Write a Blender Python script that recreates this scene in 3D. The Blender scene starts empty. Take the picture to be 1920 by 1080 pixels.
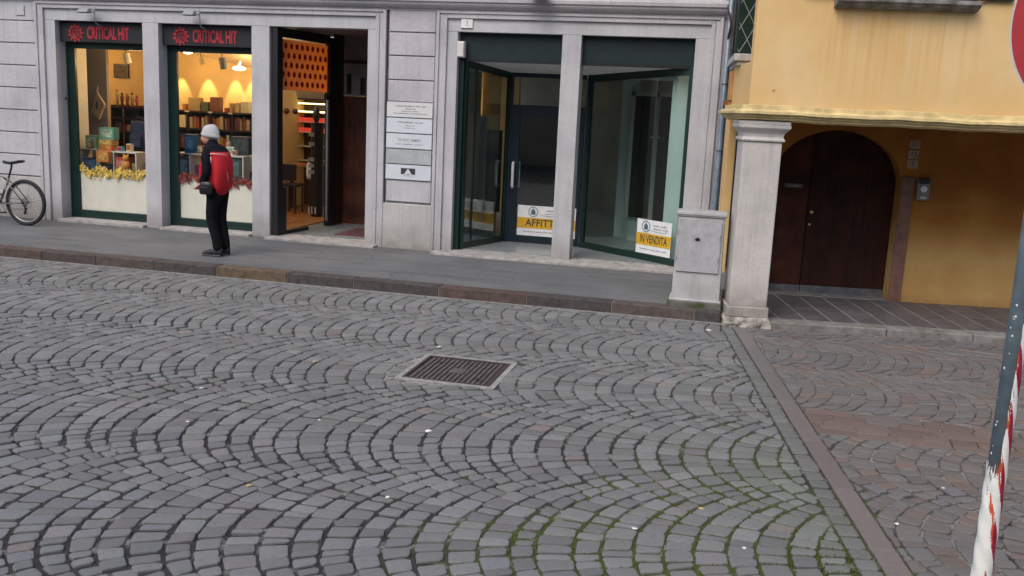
import bpy, bmesh, math, random
from mathutils import Vector, Matrix
R = math.radians
random.seed(7)
rnd = random.random
def ru(a, b): return a + (b - a) * rnd()
S = bpy.context.scene
COL = S.collection
# ---------------------------------------------------------------- camera
YAW, PITCH, ROLL, CAMH = 0.2265, 0.1853, 0.0464, 2.1
fwd = Vector((-math.sin(YAW)*math.cos(PITCH), math.cos(YAW)*math.cos(PITCH), -math.sin(PITCH)))
r0 = Vector((math.cos(YAW), math.sin(YAW), 0)); u0 = r0.cross(fwd)
cr = r0*math.cos(ROLL) + u0*math.sin(ROLL); cu = -r0*math.sin(ROLL) + u0*math.cos(ROLL)
cam = bpy.data.cameras.new('camera'); co = bpy.data.objects.new('camera', cam); COL.objects.link(co)
co.matrix_world = Matrix(((cr.x, cu.x, -fwd.x, 0), (cr.y, cu.y, -fwd.y, 0), (cr.z, cu.z, -fwd.z, CAMH), (0, 0, 0, 1)))
cam.sensor_width = 36; cam.lens = 33.75; cam.clip_end = 600; cam.clip_start = 0.05
S.camera = co
# ---------------------------------------------------------------- light
W = bpy.data.worlds.new('World'); S.world = W; W.use_nodes = True
nt = W.node_tree; bg = nt.nodes['Background']
sky = nt.nodes.new('ShaderNodeTexSky'); sky.sky_type = 'NISHITA'; sky.sun_disc = False
SUN_EL, SUN_AZ = R(50), R(200)          # high and behind the camera, veiled by cloud
sky.sun_elevation = SUN_EL; sky.sun_rotation = SUN_AZ; sky.dust_density = 3.0; sky.air_density = 1.0; sky.ozone_density = 0.8
nt.links.new(sky.outputs[0], bg.inputs[0]); bg.inputs[1].default_value = 0.13
sl = bpy.data.lights.new('sun', 'SUN'); sl.energy = 0.8; sl.angle = R(40); sl.color = (1, .95, .88)
so = bpy.data.objects.new('sun', sl); COL.objects.link(so)
sd = Vector((math.sin(SUN_AZ)*math.cos(SUN_EL), math.cos(SUN_AZ)*math.cos(SUN_EL), math.sin(SUN_EL)))
so.rotation_euler = sd.to_track_quat('Z', 'Y').to_euler(); so.location = (0, -5, 20)
S.view_settings.view_transform = 'Standard'; S.view_settings.look = 'None'
S.view_settings.exposure = 0.72; S.view_settings.gamma = 1
S.render.engine = 'CYCLES'
S.cycles.max_bounces = 8; S.cycles.transparent_max_bounces = 16

# ---------------------------------------------------------------- materials
def srgb(h):
    h = h.lstrip('#'); c = [int(h[i:i+2], 16)/255 for i in (0, 2, 4)]
    return tuple((x/12.92 if x <= .04045 else ((x+.055)/1.055)**2.4) for x in c)
def newmat(name):
    m = bpy.data.materials.new(name); m.use_nodes = True
    n = m.node_tree.nodes; l = m.node_tree.links; return m, n, l, n['Principled BSDF']
def pos(n, l, scale=(1, 1, 1)):
    g = n.new('ShaderNodeNewGeometry'); mp = n.new('ShaderNodeMapping'); mp.inputs['Scale'].default_value = scale
    l.new(g.outputs['Position'], mp.inputs[0]); return mp.outputs[0]
def noise(n, l, vec, scale, detail=4, rough=.6):
    t = n.new('ShaderNodeTexNoise'); t.inputs['Scale'].default_value = scale; t.inputs['Detail'].default_value = detail
    t.inputs['Roughness'].default_value = rough; l.new(vec, t.inputs['Vector']); return t.outputs['Fac']
def ramp(n, l, fac, stops):
    r = n.new('ShaderNodeValToRGB'); e = r.color_ramp.elements
    while len(e) < len(stops): e.new(.5)
    for i, (p, c) in enumerate(stops):
        e[i].position = p; e[i].color = (*c, 1) if len(c) == 3 else c
    l.new(fac, r.inputs[0]); return r.outputs[0]
def mixc(n, l, fac, a, b, mode='MIX'):
    m = n.new('ShaderNodeMix'); m.data_type = 'RGBA'; m.blend_type = mode
    if isinstance(fac, float): m.inputs[0].default_value = fac
    else: l.new(fac, m.inputs[0])
    for i, x in ((6, a), (7, b)):
        if isinstance(x, tuple): m.inputs[i].default_value = (*x, 1)
        else: l.new(x, m.inputs[i])
    return m.outputs[2]
def maths(n, l, op, a, b=None, clamp=False):
    m = n.new('ShaderNodeMath'); m.operation = op; m.use_clamp = clamp
    for i, x in enumerate((a, b)):
        if x is None: continue
        if isinstance(x, (int, float)): m.inputs[i].default_value = x
        else: l.new(x, m.inputs[i])
    return m.outputs[0]
def bump(n, l, bs, h, strength=.3, dist=.01):
    b = n.new('ShaderNodeBump'); b.inputs['Strength'].default_value = strength; b.inputs['Distance'].default_value = dist
    l.new(h, b.inputs['Height']); l.new(b.outputs[0], bs.inputs['Normal'])
def mat(name, col, rough=.6, metal=0, var=.12, scale=9, bstr=.15, bscale=60, spec=.5, emit=None, estr=0, streak=0.0, dirt=None, island=0.0):
    """noise-varied principled material"""
    m, n, l, b = newmat(name)
    p = pos(n, l)
    f = noise(n, l, p, scale, 6)
    lo = tuple(c*(1-var*1.6) for c in col); hi = tuple(min(1, c*(1+var)) for c in col)
    c = ramp(n, l, f, [(.3, lo), (.7, hi)])
    f2 = noise(n, l, p, scale*9, 3)
    c = mixc(n, l, maths(n, l, 'MULTIPLY', maths(n, l, 'SUBTRACT', f2, .5, True), var*5, True), c, tuple(x*.72 for x in col))
    if streak:
        ps = pos(n, l, (14, 14, .7)); fs = noise(n, l, ps, 1.0, 5)
        c = mixc(n, l, maths(n, l, 'MULTIPLY', maths(n, l, 'SUBTRACT', fs, .52, True), streak*6, True), c, dirt or tuple(x*.6 for x in col))
    if island:
        g = n.new('ShaderNodeNewGeometry'); h = n.new('ShaderNodeHueSaturation'); l.new(c, h.inputs['Color'])
        l.new(maths(n, l, 'ADD', maths(n, l, 'MULTIPLY', g.outputs['Random Per Island'], 2*island), 1-island), h.inputs['Value']); c = h.outputs[0]
    l.new(c, b.inputs['Base Color']); b.inputs['Roughness'].default_value = rough; b.inputs['Metallic'].default_value = metal
    b.inputs['Specular IOR Level'].default_value = spec
    if bstr: bump(n, l, b, noise(n, l, p, bscale, 5), bstr, .006)
    if emit: b.inputs['Emission Color'].default_value = (*emit, 1); b.inputs['Emission Strength'].default_value = estr
    return m
def glassmat(name, tint=(1, 1, 1), ior=1.5, rough=0.0):
    m, n, l, b = newmat(name); n.remove(b); out = n['Material Output']
    t = n.new('ShaderNodeBsdfTransparent'); t.inputs[0].default_value = (*tint, 1)
    g = n.new('ShaderNodeBsdfGlossy'); g.inputs['Roughness'].default_value = rough
    f = n.new('ShaderNodeFresnel')
    gm = n.new('ShaderNodeNewGeometry'); l.new(maths(n, l, 'ADD', ior, maths(n, l, 'MULTIPLY', gm.outputs['Backfacing'], 1/ior-ior)), f.inputs[0])
    mx = n.new('ShaderNodeMixShader'); l.new(f.outputs[0], mx.inputs[0]); l.new(t.outputs[0], mx.inputs[1]); l.new(g.outputs[0], mx.inputs[2])
    l.new(mx.outputs[0], out.inputs[0]); return m
def plain(name, col, rough=.5, metal=0, emit=0):
    return mat(name, col, rough, metal, var=.06, scale=14, bstr=0, emit=col if emit else None, estr=emit)

def stone_wall_mat(name, col, warm):
    m, n, l, b = newmat(name); p = pos(n, l)
    c = ramp(n, l, noise(n, l, p, 1.7, 6, .65), [(.28, tuple(x*.80 for x in col)), (.5, col), (.75, warm)])
    c = mixc(n, l, maths(n, l, 'MULTIPLY', maths(n, l, 'SUBTRACT', noise(n, l, p, 46, 5, .75), .46, True), 2.3, True), c, tuple(x*.66 for x in col))
    ps = pos(n, l, (17, 17, .8)); fs = noise(n, l, ps, 1.0, 5)
    c = mixc(n, l, maths(n, l, 'MULTIPLY', maths(n, l, 'SUBTRACT', fs, .50, True), 1.7, True), c, tuple(x*.55 for x in col))
    # splash dirt just above the pavement: a real band of grime
    g = n.new('ShaderNodeSeparateXYZ'); l.new(pos(n, l), g.inputs[0])
    band = maths(n, l, 'SUBTRACT', 1.0, maths(n, l, 'MULTIPLY', maths(n, l, 'SUBTRACT', g.outputs[2], .15), 2.6), True)
    band = maths(n, l, 'MULTIPLY', band, maths(n, l, 'MULTIPLY', noise(n, l, p, 7, 5), 1.1), True)
    c = mixc(n, l, band, c, (.16, .135, .11))
    # a few dark scratches and chips
    v = n.new('ShaderNodeTexVoronoi'); v.inputs['Scale'].default_value = 5.5; l.new(p, v.inputs['Vector'])
    chips = maths(n, l, 'LESS_THAN', v.outputs['Distance'], .035)
    c = mixc(n, l, maths(n, l, 'MULTIPLY', chips, .5), c, (.15, .14, .13))
    l.new(c, b.inputs['Base Color']); b.inputs['Roughness'].default_value = .82
    bump(n, l, b, noise(n, l, p, 70, 6, .7), .35, .006); return m

M = {}
M['wall'] = stone_wall_mat('grey_stone', (.475, .475, .495), (.55, .54, .55))
M['wall_lilac'] = stone_wall_mat('lilac_stone', (.47, .452, .475), (.55, .53, .54))
M['plinth'] = stone_wall_mat('plinth_stone', (.46, .45, .44), (.54, .52, .49))
M['groove'] = mat('groove_shadow_gap', (.17, .17, .18), .9, var=.2)
M['green'] = mat('dark_green_paint', (.007, .026, .021), .35, var=.15, bstr=.03)
M['green_board'] = mat('green_fascia', (.006, .019, .020), .4, var=.2, bstr=.03)
M['navy'] = mat('petrol_paint', (.006, .018, .030), .35, var=.15, bstr=.02)
M['black'] = mat('black_paint', (.010, .010, .012), .4, var=.1, bstr=.03)
M['signblack'] = mat('sign_black', (.008, .007, .010), .6, var=.12, bstr=0)
M['signred'] = mat('sign_red', (.42, .018, .032), .5, var=.1, bstr=0)
M['glass'] = glassmat('clear_glass', (.97, .98, .97))
M['glass_dark'] = glassmat('vitrine_glass', (.86, .92, .90), 1.9, .015)
M['cream'] = mat('cream_panel', (.80, .76, .68), .7, var=.06, scale=3, bstr=.03)
M['warmwall'] = mat('warm_plaster', (.66, .45, .20), .9, var=.08, scale=2)
M['warmceil'] = mat('warm_ceiling', (.70, .52, .30), .9, var=.06, scale=2)
M['greypanel'] = mat('grey_mauve_panel', (.30, .27, .29), .8, var=.08, scale=3)
M['wood'] = mat('wood_floor', (.32, .13, .035), .4, var=.25, scale=5)
M['darkwood'] = mat('dark_wood', (.040, .018, .010), .5, var=.3, scale=6)
M['redwood'] = mat('red_brown_wood', (.095, .030, .018), .38, var=.45, scale=3, streak=.5)
M['white'] = plain('white_board', (.74, .76, .78), .5)
M['steel'] = plain('brushed_steel', (.62, .64, .66), .28, .9)
M['offwhite'] = plain('off_white', (.62, .60, .56), .6)
M['grey'] = plain('mid_grey', (.26, .27, .28), .6)
M['dgrey'] = plain('dark_grey', (.06, .065, .07), .6)
M['vestfloor'] = mat('vestibule_terrazzo', (.27, .30, .31), .22, var=.25, scale=30, bstr=.04)
M['vestceil'] = mat('vestibule_ceiling', (.82, .83, .84), .85, var=.08, scale=3)
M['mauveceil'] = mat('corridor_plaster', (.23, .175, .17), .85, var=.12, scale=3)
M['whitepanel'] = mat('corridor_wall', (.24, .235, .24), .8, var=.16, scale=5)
M['teal'] = mat('pale_teal_panel', (.74, .82, .82), .6, var=.06, scale=2, bstr=0)
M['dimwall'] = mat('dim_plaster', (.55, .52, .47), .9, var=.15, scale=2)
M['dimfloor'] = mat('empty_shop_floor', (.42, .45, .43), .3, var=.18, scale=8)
M['amber'] = plain('sign_amber', (.62, .36, .02), .5)
M['signtext'] = plain('sign_dark_text', (.035, .035, .045), .6)
M['signblue'] = plain('sign_blue_grey', (.07, .13, .18), .6)
M['plaque'] = mat('plaque_white', (.60, .635, .68), .35, var=.04, scale=6, bstr=0)
M['plaque_dull'] = mat('plaque_dull', (.40, .43, .44), .3, var=.10, scale=8, bstr=0)
M['plaque_pale'] = mat('plaque_pale', (.63, .63, .625), .4, var=.04, scale=6, bstr=0)
M['plaquetext'] = plain('plaque_grey_text', (.30, .31, .33), .7)
M['kerb'] = mat('porphyry_kerb', (.080, .062, .056), .75, var=.25, scale=12, bstr=.4, bscale=40, island=.28)
M['pipe'] = mat('zinc_pipe', (.24, .30, .37), .42, .35, var=.25, scale=10, bstr=.05, streak=.5)
M['skyblueish'] = mat('blue_grey_wall', (.16, .165, .20), .85, var=.3, scale=4)
M['cab'] = mat('cabinet_fibreglass', (.44, .44, .44), .6, var=.12, scale=6, bstr=.25, bscale=25, streak=.35)
M['cabdoor'] = mat('cabinet_door_grey', (.40, .405, .42), .55, var=.12, scale=14, bstr=.2, streak=.2)
M['rust'] = plain('rusty_brown', (.07, .04, .03), .8)
M['mosspl'] = None
M['facing'] = stone_wall_mat('opposite_plaster', (.40, .33, .22), (.46, .40, .30))
M['pillar'] = stone_wall_mat('pillar_limestone', (.56, .53, .50), (.66, .61, .57))
M['footing'] = mat('rough_footing', (.40, .37, .32), .9, var=.5, scale=14, bstr=1.0, bscale=30)
M['moulding'] = mat('pale_yellow_moulding', (.66, .52, .25), .75, var=.2, scale=6, bstr=.3, streak=.4, dirt=(.36, .27, .13))
M['rimwhite'] = plain('sign_rim', (.6, .6, .6), .4)
M['polegrey'] = mat('galvanised_pole', (.15, .20, .24), .45, .35, var=.15, scale=20, bstr=.05)
M['signred2'] = mat('road_sign_red', (.45, .03, .035), .35, var=.05, bstr=0)

def yellow_mat():
    m, n, l, b = newmat('yellow_plaster'); p = pos(n, l)
    base = (.70, .47, .205)
    c = ramp(n, l, noise(n, l, p, .9, 5), [(.3, (.66, .42, .165)), (.5, base), (.72, (.75, .545, .28))])
    # rain streaks below the window sill: a stained patch with its own shape
    g = n.new('ShaderNodeSeparateXYZ'); l.new(pos(n, l), g.inputs[0])
    x = g.outputs[0]; z = g.outputs[2]
    fs = noise(n, l, pos(n, l, (19, 19, .45)), 1.0, 4, .55)
    inx = maths(n, l, 'MULTIPLY', maths(n, l, 'MULTIPLY', maths(n, l, 'SUBTRACT', x, .55), 3.5, True), maths(n, l, 'MULTIPLY', maths(n, l, 'SUBTRACT', 2.25, x), 2.5, True))
    zz = maths(n, l, 'MULTIPLY', maths(n, l, 'SUBTRACT', z, 2.25), 1.5, True)
    msk = maths(n, l, 'MULTIPLY', inx, zz)
    s1 = maths(n, l, 'MULTIPLY', maths(n, l, 'MULTIPLY', maths(n, l, 'SUBTRACT', fs, .50, True), 8.0, True), msk, True)
    s2 = maths(n, l, 'MULTIPLY', maths(n, l, 'MULTIPLY', maths(n, l, 'SUBTRACT', .48, fs, True), 7.0, True), msk, True)
    c = mixc(n, l, maths(n, l, 'MULTIPLY', s1, .5), c, (.61, .35, .12))
    c = mixc(n, l, maths(n, l, 'MULTIPLY', s2, .55), c, (.70, .55, .33))
    c = mixc(n, l, maths(n, l, 'MULTIPLY', maths(n, l, 'SUBTRACT', noise(n, l, p, 3.1, 6), .54, True), 3.0, True), c, (.62, .45, .22))
    l.new(c, b.inputs['Base Color']); b.inputs['Roughness'].default_value = .9
    bump(n, l, b, noise(n, l, p, 35, 6), .25, .006); return m
M['yellow'] = yellow_mat()
def ochre_mat():
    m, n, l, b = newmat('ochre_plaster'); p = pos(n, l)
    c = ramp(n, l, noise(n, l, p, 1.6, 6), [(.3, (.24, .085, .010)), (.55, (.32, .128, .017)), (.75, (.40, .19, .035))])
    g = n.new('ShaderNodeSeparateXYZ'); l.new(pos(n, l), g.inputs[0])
    lowm = maths(n, l, 'MULTIPLY', maths(n, l, 'SUBTRACT', 1.05, g.outputs[2], True), 2.2, True)  # arcade shading put into the colour: dark above, paler towards the floor
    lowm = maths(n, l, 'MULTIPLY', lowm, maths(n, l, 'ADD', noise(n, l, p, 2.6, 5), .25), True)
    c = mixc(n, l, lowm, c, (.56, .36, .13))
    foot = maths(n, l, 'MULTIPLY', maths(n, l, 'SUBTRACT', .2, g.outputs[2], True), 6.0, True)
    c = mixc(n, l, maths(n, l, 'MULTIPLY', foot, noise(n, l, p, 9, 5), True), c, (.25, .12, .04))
    l.new(c, b.inputs['Base Color']); b.inputs['Roughness'].default_value = .9
    bump(n, l, b, noise(n, l, p, 30, 6), .25, .006); return m
M['ochre'] = ochre_mat()
def moss_mat(name, base):
    m, n, l, b = newmat(name); p = pos(n, l)
    c = ramp(n, l, noise(n, l, p, 5, 6), [(.40, base), (.56, (.045, .065, .015)), (.7, (.03, .05, .012))])
    l.new(c, b.inputs['Base Color']); b.inputs['Roughness'].default_value = .95
    bump(n, l, b, noise(n, l, p, 60, 6), .7, .01); return m
M['mosspl'] = moss_mat('mossy_plinth', (.13, .13, .12))
def mossm():
    m, n, l, b = newmat('moss_green'); p = pos(n, l)
    c = ramp(n, l, noise(n, l, p, 5, 6, .7), [(.35, (.055, .038, .018)), (.48, (.070, .085, .016)), (.62, (.055, .105, .014)), (.75, (.10, .13, .02))])
    l.new(c, b.inputs['Base Color']); b.inputs['Roughness'].default_value = .95; return m
M['moss'] = mossm()

def pave_mat():
    """every stone takes its own tone from the 'tint' attribute"""
    m, n, l, b = newmat('porphyry_setts'); p = pos(n, l)
    a = n.new('ShaderNodeAttribute'); a.attribute_name = 'tint'
    f = noise(n, l, p, 32, 6, .7)
    c = mixc(n, l, maths(n, l, 'MULTIPLY', maths(n, l, 'SUBTRACT', f, .48, True), 1.6, True), a.outputs['Color'], (.085, .082, .080))
    f2 = noise(n, l, p, 1.1, 5)
    c = mixc(n, l, maths(n, l, 'MULTIPLY', maths(n, l, 'SUBTRACT', f2, .45, True), 1.6, True), c, (.145, .142, .134))
    f3 = noise(n, l, p, 130, 2)
    c = mixc(n, l, maths(n, l, 'MULTIPLY', maths(n, l, 'SUBTRACT', f3, .66, True), 3.0, True), c, (.20, .20, .19))
    l.new(c, b.inputs['Base Color'])
    l.new(maths(n, l, 'ADD', maths(n, l, 'MULTIPLY', f, .25), .50), b.inputs['Roughness'])
    bump(n, l, b, maths(n, l, 'ADD', noise(n, l, p, 22, 4), maths(n, l, 'MULTIPLY', noise(n, l, p, 110, 4), .4)), .32, .006)
    return m
M['pave'] = pave_mat()
def bed_mat():
    m, n, l, b = newmat('joint_bedding'); p = pos(n, l)
    c = ramp(n, l, noise(n, l, p, 14, 5), [(.35, (.016, .015, .014)), (.7, (.045, .042, .039))])
    g = n.new('ShaderNodeSeparateXYZ'); l.new(pos(n, l), g.inputs[0]); x, y = g.outputs[0], g.outputs[1]
    c = mixc(n, l, maths(n, l, 'MULTIPLY', maths(n, l, 'MULTIPLY', maths(n, l, 'SUBTRACT', y, 5.8, True), .35, True), noise(n, l, p, 1.7, 5)), c, (.13, .125, .115))
    # moss mask: damp corner towards the border strip, and patches
    dx = maths(n, l, 'MULTIPLY', maths(n, l, 'ABSOLUTE', maths(n, l, 'SUBTRACT', x, .15)), .50)
    dy = maths(n, l, 'MULTIPLY', maths(n, l, 'ABSOLUTE', maths(n, l, 'SUBTRACT', y, 4.2)), .30)
    near = maths(n, l, 'SUBTRACT', 1.15, maths(n, l, 'ADD', dx, dy), True)
    mm = maths(n, l, 'MULTIPLY', maths(n, l, 'SUBTRACT', maths(n, l, 'ADD', maths(n, l, 'MULTIPLY', near, .62), noise(n, l, p, 2.6, 5)), .68, True), 6.0, True)
    c = mixc(n, l, mm, c, ramp(n, l, noise(n, l, p, 40, 4), [(.3, (.030, .040, .012)), (.7, (.070, .095, .020))]))
    # pale mortar where the drain cover was set
    ddx = maths(n, l, 'MULTIPLY', maths(n, l, 'ABSOLUTE', maths(n, l, 'SUBTRACT', x, -2.25)), .95)
    ddy = maths(n, l, 'MULTIPLY', maths(n, l, 'ABSOLUTE', maths(n, l, 'SUBTRACT', y, 7.3)), 1.35)
    mort = maths(n, l, 'SUBTRACT', 1.0, maths(n, l, 'ADD', ddx, ddy), True)
    mort = maths(n, l, 'MULTIPLY', maths(n, l, 'SUBTRACT', maths(n, l, 'ADD', mort, noise(n, l, p, 6, 4)), .54, True), 6.0, True)
    # and in the red paving to the right
    rgt = maths(n, l, 'MULTIPLY', maths(n, l, 'SUBTRACT', maths(n, l, 'ADD', x, maths(n, l, 'MULTIPLY', y, .17)), 1.80), 9.0, True)
    rgt = maths(n, l, 'MULTIPLY', rgt, maths(n, l, 'MULTIPLY', maths(n, l, 'SUBTRACT', noise(n, l, p, 3.3, 5), .40, True), 6.0, True))
    c = mixc(n, l, maths(n, l, 'MAXIMUM', mort, maths(n, l, 'MULTIPLY', rgt, .8), True), c, (.27, .26, .24))
    l.new(c, b.inputs['Base Color']); b.inputs['Roughness'].default_value = .95
    bump(n, l, b, noise(n, l, p, 60, 5), .6, .01); return m
M['bed'] = bed_mat()
def asphalt_mat():
    m, n, l, b = newmat('pavement_asphalt'); p = pos(n, l)
    c = ramp(n, l, noise(n, l, p, 1.3, 6, .6), [(.3, (.100, .103, .108)), (.55, (.130, .136, .140)), (.75, (.155, .157, .158))])
    f = noise(n, l, p, 160, 3, .8)
    c = mixc(n, l, maths(n, l, 'MULTIPLY', maths(n, l, 'SUBTRACT', f, .55, True), 3, True), c, (.19, .19, .185))
    f = noise(n, l, pos(n, l, (.35, 2.2, 1)), 2.2, 6)
    c = mixc(n, l, maths(n, l, 'MULTIPLY', maths(n, l, 'SUBTRACT', f, .52, True), 3.5, True), c, (.060, .060, .061))
    f = noise(n, l, p, 6.5, 6, .8)
    c = mixc(n, l, maths(n, l, 'MULTIPLY', maths(n, l, 'SUBTRACT', f, .60, True), 4, True), c, (.17, .17, .165))
    v = n.new('ShaderNodeTexVoronoi'); v.feature = 'DISTANCE_TO_EDGE'; v.inputs['Scale'].default_value = .75
    wv = n.new('ShaderNodeVectorMath'); wv.operation = 'ADD'; l.new(pos(n, l), wv.inputs[0])
    nz = n.new('ShaderNodeTexNoise'); nz.inputs['Scale'].default_value = 2.5; nz.inputs['Detail'].default_value = 6; l.new(p, nz.inputs['Vector'])
    l.new(nz.outputs['Color'], wv.inputs[1]); l.new(wv.outputs[0], v.inputs['Vector'])
    ck = maths(n, l, 'LESS_THAN', v.outputs['Distance'], .0035)
    c = mixc(n, l, maths(n, l, 'MULTIPLY', ck, .65), c, (.035, .034, .033))
    g = n.new('ShaderNodeSeparateXYZ'); l.new(pos(n, l), g.inputs[0])
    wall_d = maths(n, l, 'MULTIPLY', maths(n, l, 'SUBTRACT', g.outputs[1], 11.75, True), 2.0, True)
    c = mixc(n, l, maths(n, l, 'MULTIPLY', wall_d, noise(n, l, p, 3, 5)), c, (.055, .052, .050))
    l.new(c, b.inputs['Base Color']); b.inputs['Roughness'].default_value = .85
    bump(n, l, b, noise(n, l, p, 200, 3, .8), .5, .004); return m
M['asphalt'] = asphalt_mat()

# ---------------------------------------------------------------- mesh helpers
OFF = {}
class MB:
    def __init__(s): s.v = []; s.f = []; s.m = []
    def add(s, vs, fs, mi=0):
        o = len(s.v); s.v += [tuple(v) for v in vs]; s.f += [[i+o for i in f] for f in fs]; s.m += [mi]*len(fs); return s
    def box(s, x0, x1, y0, y1, z0, z1, mi=0):
        return s.add([(x0,y0,z0),(x1,y0,z0),(x1,y1,z0),(x0,y1,z0),(x0,y0,z1),(x1,y0,z1),(x1,y1,z1),(x0,y1,z1)],
            [(0,3,2,1),(4,5,6,7),(0,1,5,4),(1,2,6,5),(2,3,7,6),(3,0,4,7)], mi)
    def prism(s, poly, z0, z1, mi=0):
        n = len(poly); a = sum(poly[i][0]*poly[(i+1)%n][1]-poly[(i+1)%n][0]*poly[i][1] for i in range(n))
        if a < 0: poly = poly[::-1]
        return s.add([(x,y,z0) for x,y in poly]+[(x,y,z1) for x,y in poly],
            [tuple(range(n))[::-1], tuple(range(n,2*n))]+[(i,(i+1)%n,(i+1)%n+n,i+n) for i in range(n)], mi)
    def extr(s, prof, x0, x1, mi=0):
        """profile in (y,z) swept along x"""
        n = len(prof)
        return s.add([(x0,y,z) for y,z in prof]+[(x1,y,z) for y,z in prof],
            [tuple(range(n))[::-1], tuple(range(n,2*n))]+[(i,(i+1)%n,(i+1)%n+n,i+n) for i in range(n)], mi)
    def tube(s, pts, r, seg=8, mi=0, cap=True):
        pts = [Vector(p) for p in pts]; rs = r if isinstance(r, (list, tuple)) else [r]*len(pts); rings = []
        up = None
        for i, p in enumerate(pts):
            t = (pts[min(i+1, len(pts)-1)]-pts[max(i-1, 0)]).normalized()
            if up is None: up = Vector((0,0,1)) if abs(t.z) < .9 else Vector((1,0,0))
            a = t.cross(up).normalized(); b = a.cross(t).normalized(); up = b
            rings.append([p+a*math.cos(2*math.pi*k/seg)*rs[i]+b*math.sin(2*math.pi*k/seg)*rs[i] for k in range(seg)])
        vs = [v for g in rings for v in g]; fs = []
        for i in range(len(pts)-1):
            for k in range(seg):
                fs.append((i*seg+k, i*seg+(k+1)%seg, (i+1)*seg+(k+1)%seg, (i+1)*seg+k))
        if cap: fs += [tuple(range(seg))[::-1], tuple(range((len(pts)-1)*seg, len(pts)*seg))]
        return s.add(vs, fs, mi)
    def ring(s, c, axis, R0, r, seg=48, sub=8, mi=0):
        c = Vector(c); ax = Vector(axis).normalized(); a = ax.orthogonal().normalized(); b = ax.cross(a); vs = []; fs = []
        for i in range(seg):
            t = 2*math.pi*i/seg; d = a*math.cos(t)+b*math.sin(t)
            for k in range(sub):
                q = 2*math.pi*k/sub; vs.append(c+d*(R0+r*math.cos(q))+ax*r*math.sin(q))
        for i in range(seg):
            for k in range(sub):
                fs.append((i*sub+k, ((i+1)%seg)*sub+k, ((i+1)%seg)*sub+(k+1)%sub, i*sub+(k+1)%sub))
        return s.add(vs, fs, mi)
    def disc(s, c, axis, r, h, seg=24, mi=0, rx=1.0):
        c = Vector(c); ax = Vector(axis).normalized()
        return s.tube([c-ax*h/2, c+ax*h/2], r, seg, mi)
    def loft(s, rings, mi=0, cap=True):
        n = len(rings[0]); vs = [v for g in rings for v in g]; fs = []
        for i in range(len(rings)-1):
            for k in range(n): fs.append((i*n+k, i*n+(k+1)%n, (i+1)*n+(k+1)%n, (i+1)*n+k))
        if cap: fs += [tuple(range(n))[::-1], tuple(range((len(rings)-1)*n, len(rings)*n))]
        return s.add(vs, fs, mi)
    def ball(s, c, rx, ry=None, rz=None, seg=16, rings=10, mi=0):
        ry = ry or rx; rz = rz or rx; c = Vector(c); g = []
        for i in range(rings+1):
            t = math.pi*(i+.02*(i == 0)-.02*(i == rings))/rings
            g.append([c+Vector((rx*math.sin(t)*math.cos(2*math.pi*k/seg), ry*math.sin(t)*math.sin(2*math.pi*k/seg), -rz*math.cos(t))) for k in range(seg)])
        return s.loft(g, mi)
    def build(s, name, m, parent=None, M4=None, bevel=0, smooth=False, origin=None, tint=None, fixn=True):
        vs = [Vector(v) for v in s.v]
        if M4 is not None: vs = [M4 @ v for v in vs]
        if parent is not None: off = OFF[parent.name]
        elif origin is not None: off = Vector(origin)
        else:
            off = Vector(((min(v.x for v in vs)+max(v.x for v in vs))/2, (min(v.y for v in vs)+max(v.y for v in vs))/2, min(v.z for v in vs)))
        me = bpy.data.meshes.new(name); me.from_pydata([v-off for v in vs], [], s.f)
        for mm in (m if isinstance(m, (list, tuple)) else [m]): me.materials.append(mm)
        if any(s.m):
            me.polygons.foreach_set('material_index', s.m)
        if fixn:
            bm = bmesh.new(); bm.from_mesh(me); bmesh.ops.recalc_face_normals(bm, faces=bm.faces); bm.to_mesh(me); bm.free()
        if smooth: me.polygons.foreach_set('use_smooth', [True]*len(me.polygons))
        if tint:
            at = me.attributes.new('tint', 'FLOAT_COLOR', 'POINT'); at.data.foreach_set('color', tint)
        o = bpy.data.objects.new(name, me); COL.objects.link(o)
        if parent is not None: o.parent = parent
        else: o.location = off
        OFF[o.name] = off
        if bevel:
            b = o.modifiers.new('bevel', 'BEVEL'); b.width = bevel; b.segments = 2; b.limit_method = 'ANGLE'; b.harden_normals = False
        return o
def tag(o, label, cat, group=None, kind=None):
    if label: o['label'] = label
    if cat: o['category'] = cat
    if group: o['group'] = group
    if kind: o['kind'] = kind
    return o
def struct(o): o['kind'] = 'structure'; return o
def thing(name, label, cat, loc, group=None):
    o = bpy.data.objects.new(name, None); COL.objects.link(o); o.location = loc; o.empty_display_size = .2
    OFF[o.name] = Vector(loc); return tag(o, label, cat, group)
JOINED = {'window_frame', 'vitrine_frame', 'door_frame', 'frame', 'door', 'transom', 'architrave', 'mortar_bed', 'top', 'window', 'pier_base', 'red_goods', 'board_groove', 'price_tag', 'sole'}
def B(name, m, parent, *bx, bevel=0, M4=None):
    if len(bx) > 1 and parent is not None and name not in JOINED:
        return [B(name, m, parent, b, bevel=bevel, M4=M4) for b in bx][-1]
    mb = MB()
    for b in bx: mb.box(*b)
    return mb.build(name, m, parent, M4=M4, bevel=bevel)
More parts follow.
